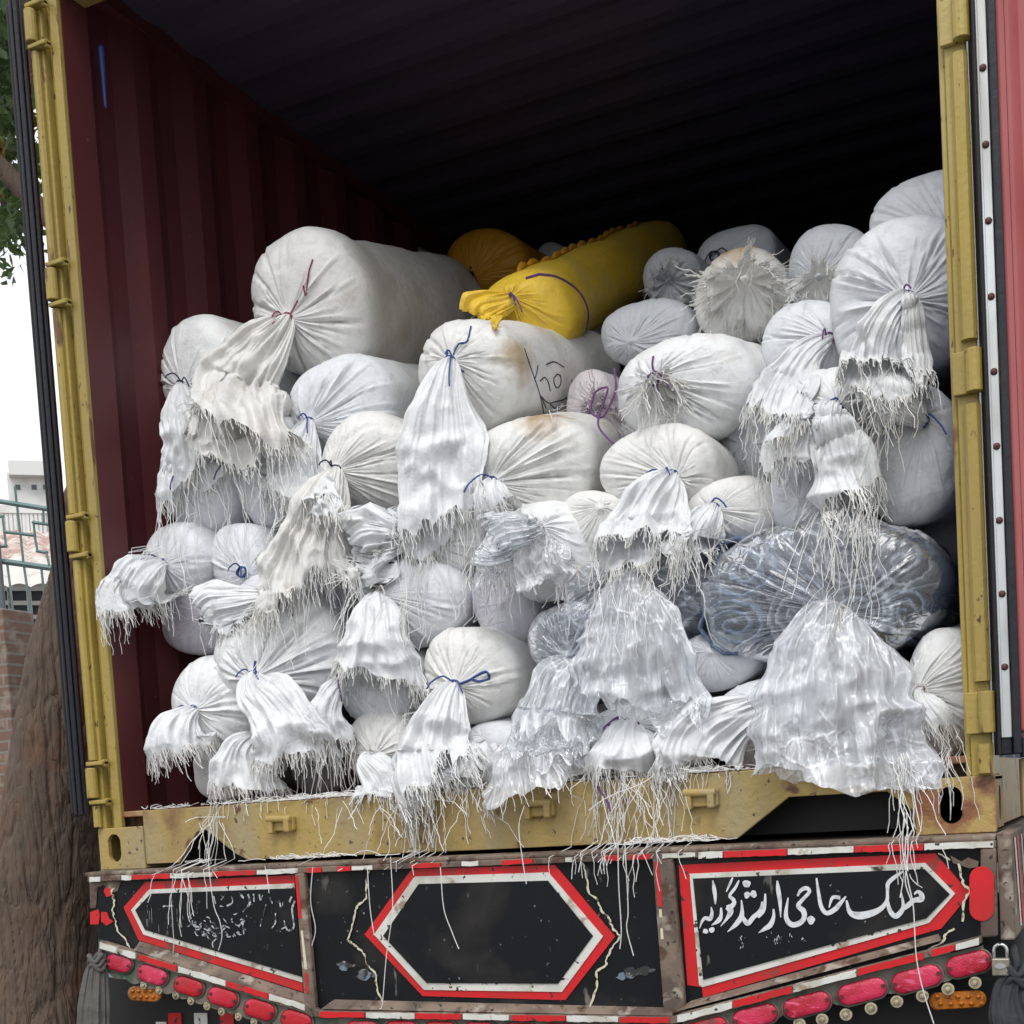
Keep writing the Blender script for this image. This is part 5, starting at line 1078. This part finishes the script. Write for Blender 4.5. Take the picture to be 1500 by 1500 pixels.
m = MB(); c0 = at(-4, 235, 2.0); pp = c0+rg.normal(0, 1, (160, 3))*np.array([.022, .022, .07]); leaves(m, pp, .03, rg, 1.5); m.build('dry_leaves', leafmat('dry_leaf', (.36, .22, .09), (.25, .14, .06)), tree)

# ------------------------------------------------------------------ gate, brick pillar, house, tower, blue panel
TEAL = mat('teal_gate_paint', (.13, .20, .20), .5, bump=[(20, .15, one)], mix=[((.17, .25, .24), 4, .4, .7, one), ((.12, .09, .05), 14, .66, .74, one)])
YG = 4.6; gb = at(40, 1050, YG); gate = thing('metal_gate', 'teal painted metal gate with stepped bar pattern behind the tree', 'gate', (gb[0], YG, GZ))
def bar(pl, w_, Y=YG): 
    m = MB(); 
    for a, b in zip(pl[:-1], pl[1:]):
        A_1, B_1 = at(*a, Y), at(*b, Y); dd = nrm(B_1-A_1); m.tube([A_1-dd*w_*.45, B_1+dd*w_*.45], w_*.62, 4)
    return m
G6 = lambda l: [(u/6.82, 640+v/6.82) for u, v in l]
bar(G6([(-400, 590), (0, 645), (570, 735), (1000, 800)]), .030).build('rail', TEAL, gate); bar(G6([(-400, 1180), (0, 1240), (470, 1305), (1000, 1380)]), .035).build('rail', TEAL, gate)
for l in ([(150, 510), (165, 640), (200, 940), (235, 1260), (270, 1500), (330, 1950)], [(432, 740), (440, 870)], [(-60, 790), (25, 795), (60, 1090), (-60, 1100)], [(60, 950), (195, 965), (345, 985), (375, 1140), (465, 1155), (490, 1270)], [(350, 985), (335, 855), (535, 880), (555, 1090)], [(75, 1290), (110, 1560), (150, 1950)], [(415, 1330), (440, 1560)], [(640, 900), (690, 1300)], [(760, 900), (860, 1500)]):
    bar(G6(l), .020).build('bar', TEAL, gate)
pz = [at(12, 925, YG), at(200, 945, YG), at(215, 1300, YG), at(5, 1300, YG)]
MB().prism([pz[0], pz[1], np.array([pz[1][0], YG, GZ]), np.array([pz[0][0], YG, GZ])], (0, .02, 0)).build('gate_panel', TEAL, gate)
m = MB(); q = at(6, 640+1150/6.82, YG-.05); m.tube([(at(3, 800, YG)[0], YG-.06, GZ), (at(3, 800, YG)[0], YG-.06, at(3, 800, YG)[2])], .035, 10); m.build('gate_post', mat('grey_gate_post', (.16, .17, .19), .6), gate)
def brickm():
    def ex(m, t, b, tc, cur):
        N, L = t.nodes, t.links; bt = N.new('ShaderNodeTexBrick'); bt.inputs['Scale'].default_value = 1.0; bt.inputs['Color1'].default_value = (.21, .13, .10, 1); bt.inputs['Color2'].default_value = (.17, .11, .085, 1); bt.inputs['Mortar'].default_value = (.22, .20, .18, 1)
        bt.inputs['Mortar Size'].default_value = .009; bt.inputs['Brick Width'].default_value = .23; bt.inputs['Row Height'].default_value = .078
        mp = N.new('ShaderNodeMapping'); mp.inputs['Rotation'].default_value = (R_(90), 0, 0); L.new(tc.outputs['Object'], mp.inputs[0]); L.new(mp.outputs[0], bt.inputs[0]); 
        mx = N.new('ShaderNodeMix'); mx.data_type = 'RGBA'; n = N.new('ShaderNodeTexNoise'); n.inputs['Scale'].default_value = 9; n.inputs['Detail'].default_value = 8; r = N.new('ShaderNodeMapRange'); r.inputs['From Min'].default_value = .5; r.inputs['From Max'].default_value = .65
        L.new(tc.outputs['Object'], n.inputs[0]); L.new(n.outputs['Fac'], r.inputs[0]); L.new(r.outputs[0], mx.inputs[0]); L.new(bt.outputs['Color'], mx.inputs[6]); mx.inputs[7].default_value = (.28, .23, .19, 1); L.new(mx.outputs[2], b.inputs['Base Color'])
    return mat('rough_brick', (.3, .15, .1), .9, bump=[(18, .8, one)], extra=ex)
x1 = at(9, 960, 4.2)[0]
tag(MB().box((x1-1.6, 4.2, GZ), (x1, 4.5, at(5, 890, 4.2)[2])).build('brick_wall', brickm(), None, bevel=.01), 'rough brick wall end at the far left beside the teal gate', 'wall')
# pale blue metal sheet seen between the tree and the casting
xa = at(120, 1230, 2.6)[0]
# house with tiled roof and balcony, far
EYv = ray(40, 800)*np.array([1, 1, 0]); EYv = EYv/np.linalg.norm(EYv); EXv = np.array([EYv[1], -EYv[0], 0])
LM = Matrix(((EXv[0], EYv[0], 0, CAMP[0]), (EXv[1], EYv[1], 0, CAMP[1]), (0, 0, 1, 0), (0, 0, 0, 1)))
def loc(x, y, D): d_ = ray(x, y); d_ = d_*D/(d_@EYv); return np.array([d_@EXv, D, CAMP[2]+d_[2]])
def lbox(m, pa, pb, D, dep, zlo=None):
    a = loc(*pa, D); b = loc(*pb, D); return m.box((min(a[0], b[0]), D, min(a[2], b[2]) if zlo is None else zlo), (max(a[0], b[0]), D+dep, max(a[2], b[2])), LM)
WH = mat('whitewash', (.70, .71, .70), .8, bump=[(8, .2, one)], mix=[((.45, .46, .46), 1.3, .5, .75, one)])
DH = 21
hp = np.array(LM@Vector(loc(40, 900, DH))); house = thing('house', 'white house with reddish tiled roof and railed balcony beyond the gate', 'house', (hp[0], hp[1], GZ))
lbox(MB(), (-140, 1010), (220, 822), DH, 6, GZ).build('wall', WH, house)
TILE = mat('clay_tiles', (.40, .27, .23), .85, mix=[((.60, .54, .49), 3, .42, .58, one), ((.22, .15, .12), 9, .55, .7, one)])
TILEW = mat('pale_tiles', (.60, .58, .55), .85, mix=[((.45, .38, .34), 4, .55, .7, one)])
def tiles(y0, y1, Da, Db, mt_, nm, wv):
    nx, nz = 300, 44; X = np.linspace(loc(-140, y0, Da)[0], loc(220, y0, Da)[0], nx); t = np.linspace(0, 1, nz)[:, None]; z0 = loc(45, y0, Da)[2]; z1 = loc(45, y1, Db)[2]
    Lc = np.zeros((nz, nx, 3)); Lc[..., 0] = X[None]; Lc[..., 1] = Da+(Db-Da)*t; Lc[..., 2] = z0+(z1-z0)*t+wv*np.abs(np.sin(X*11))[None]+wv*((t*7) % 1)
    P = Lc@np.array(LM.to_3x3()).T+np.array(LM.translation); MB().grid(P).build(nm, mt_, house)
tiles(822, 782, DH-.4, DH+2.4, TILE, 'roof', .06); tiles(860, 824, DH-1.5, DH-.45, TILEW, 'awning', .05)
lbox(MB(), (-140, 858), (220, 776), DH+2.5, 3, GZ).build('upper_wall', WH, house)
m = MB(); z0_, z1_ = loc(45, 790, DH+2.2)[2], loc(45, 752, DH+2.2)[2]; xa_, xb_ = loc(-140, 780, DH+2.2)[0], loc(220, 780, DH+2.2)[0]
for k in range(60):
    x = xa_+(xb_-xa_)*k/59; m.box((x-.045, DH+2.2, z0_), (x+.045, DH+2.26, z1_), LM)
m.box((xa_, DH+2.18, z1_+.001), (xb_, DH+2.3, z1_+.12), LM); m.build('balustrade', WH, house)
GL = mat('dark_window', (.07, .085, .10), .15)
for (xa_, xb_) in ((-50, 14), (18, 42), (46, 84), (92, 130)):
    wn = lbox(MB(), (xa_, 924), (xb_, 862), DH-.03, .02).build('window', GL, house); a = loc(xa_, 924, DH-.07); b = loc(xb_, 862, DH-.07); m = MB()
    for f_ in (.0, .33, .66, 1): zz = a[2]+(b[2]-a[2])*f_; m.box((a[0], DH-.07, zz-.03), (b[0], DH-.035, zz+.03), LM)
    for xx_ in (a[0], b[0]): m.box((xx_-.03, DH-.071, min(a[2], b[2])-.03), (xx_+.03, DH-.034, max(a[2], b[2])+.03), LM)
    m.build('frame', WH, wn)
m = MB(); zt = loc(40, 922, DH-.8)[2]
for k in range(60):
    x = loc(-100+k*4.6, 945, DH-.8)[0]; m.box((x-.02, DH-.8, GZ), (x+.02, DH-.76, zt), LM)
m.box((loc(-100, 945, DH-.8)[0], DH-.82, zt+.001), (loc(170, 945, DH-.8)[0], DH-.74, zt+.05), LM)
tag(m.build('railing', WH, None), 'white barred railing before the house windows', 'railing')
DW = 44; hp = np.array(LM@Vector(loc(50, 700, DW))); tw = thing('tower', 'pale weathered concrete tower with three small square openings on the skyline', 'tower', (hp[0], hp[1], GZ))
GRC = mat('weathered_concrete', (.68, .68, .67), .85, mix=[((.42, .43, .43), .9, .5, .68, one)])
lbox(MB(), (17, 780), (86, 694), DW, 5, GZ).build('shaft', GRC, tw); lbox(MB(), (13, 695), (90, 676), DW-.35, 5.7).build('parapet', GRC, tw)
for x in (26, 50, 67): lbox(MB(), (x-3.5, 717), (x+3.5, 710), DW-.02, .015).build('opening', GL, tw)
tag(lbox(MB(), (-120, 800), (11, 745), DW+4, 5, GZ).build('far_building', WH, None), 'plain white building beyond the gate, left of the tower', 'building')
# pale blue sheet fence behind the tree, seen beside and through the corner casting
fb = at(150, 1240, 3.4)
f_ = thing('sheet_fence', 'pale blue sheet metal fence seen between tree and container', 'fence', (fb[0], 3.4, GZ))
BF = mat('pale_blue_sheet', (.24, .32, .36), .5, mix=[((.2, .26, .28), 3, .5, .7, one)])
xs0, xs1 = at(96, 1240, 3.4)[0], at(250, 1240, 3.4)[0]; ztop = at(150, 1160, 3.4)[2]
xx = np.linspace(xs0, xs1, 80); P = np.array([[(x, 3.4+.015*math.sin(x*60), z) for x in xx] for z in (GZ, ztop)]); MB().grid(P).grid(P+np.array([0, .004, 0]), flip=True).build('sheet', BF, f_)
MB().box((xs0, 3.37, ztop-.05), (xs1, 3.383, ztop)).build('top_rail', BF, f_)
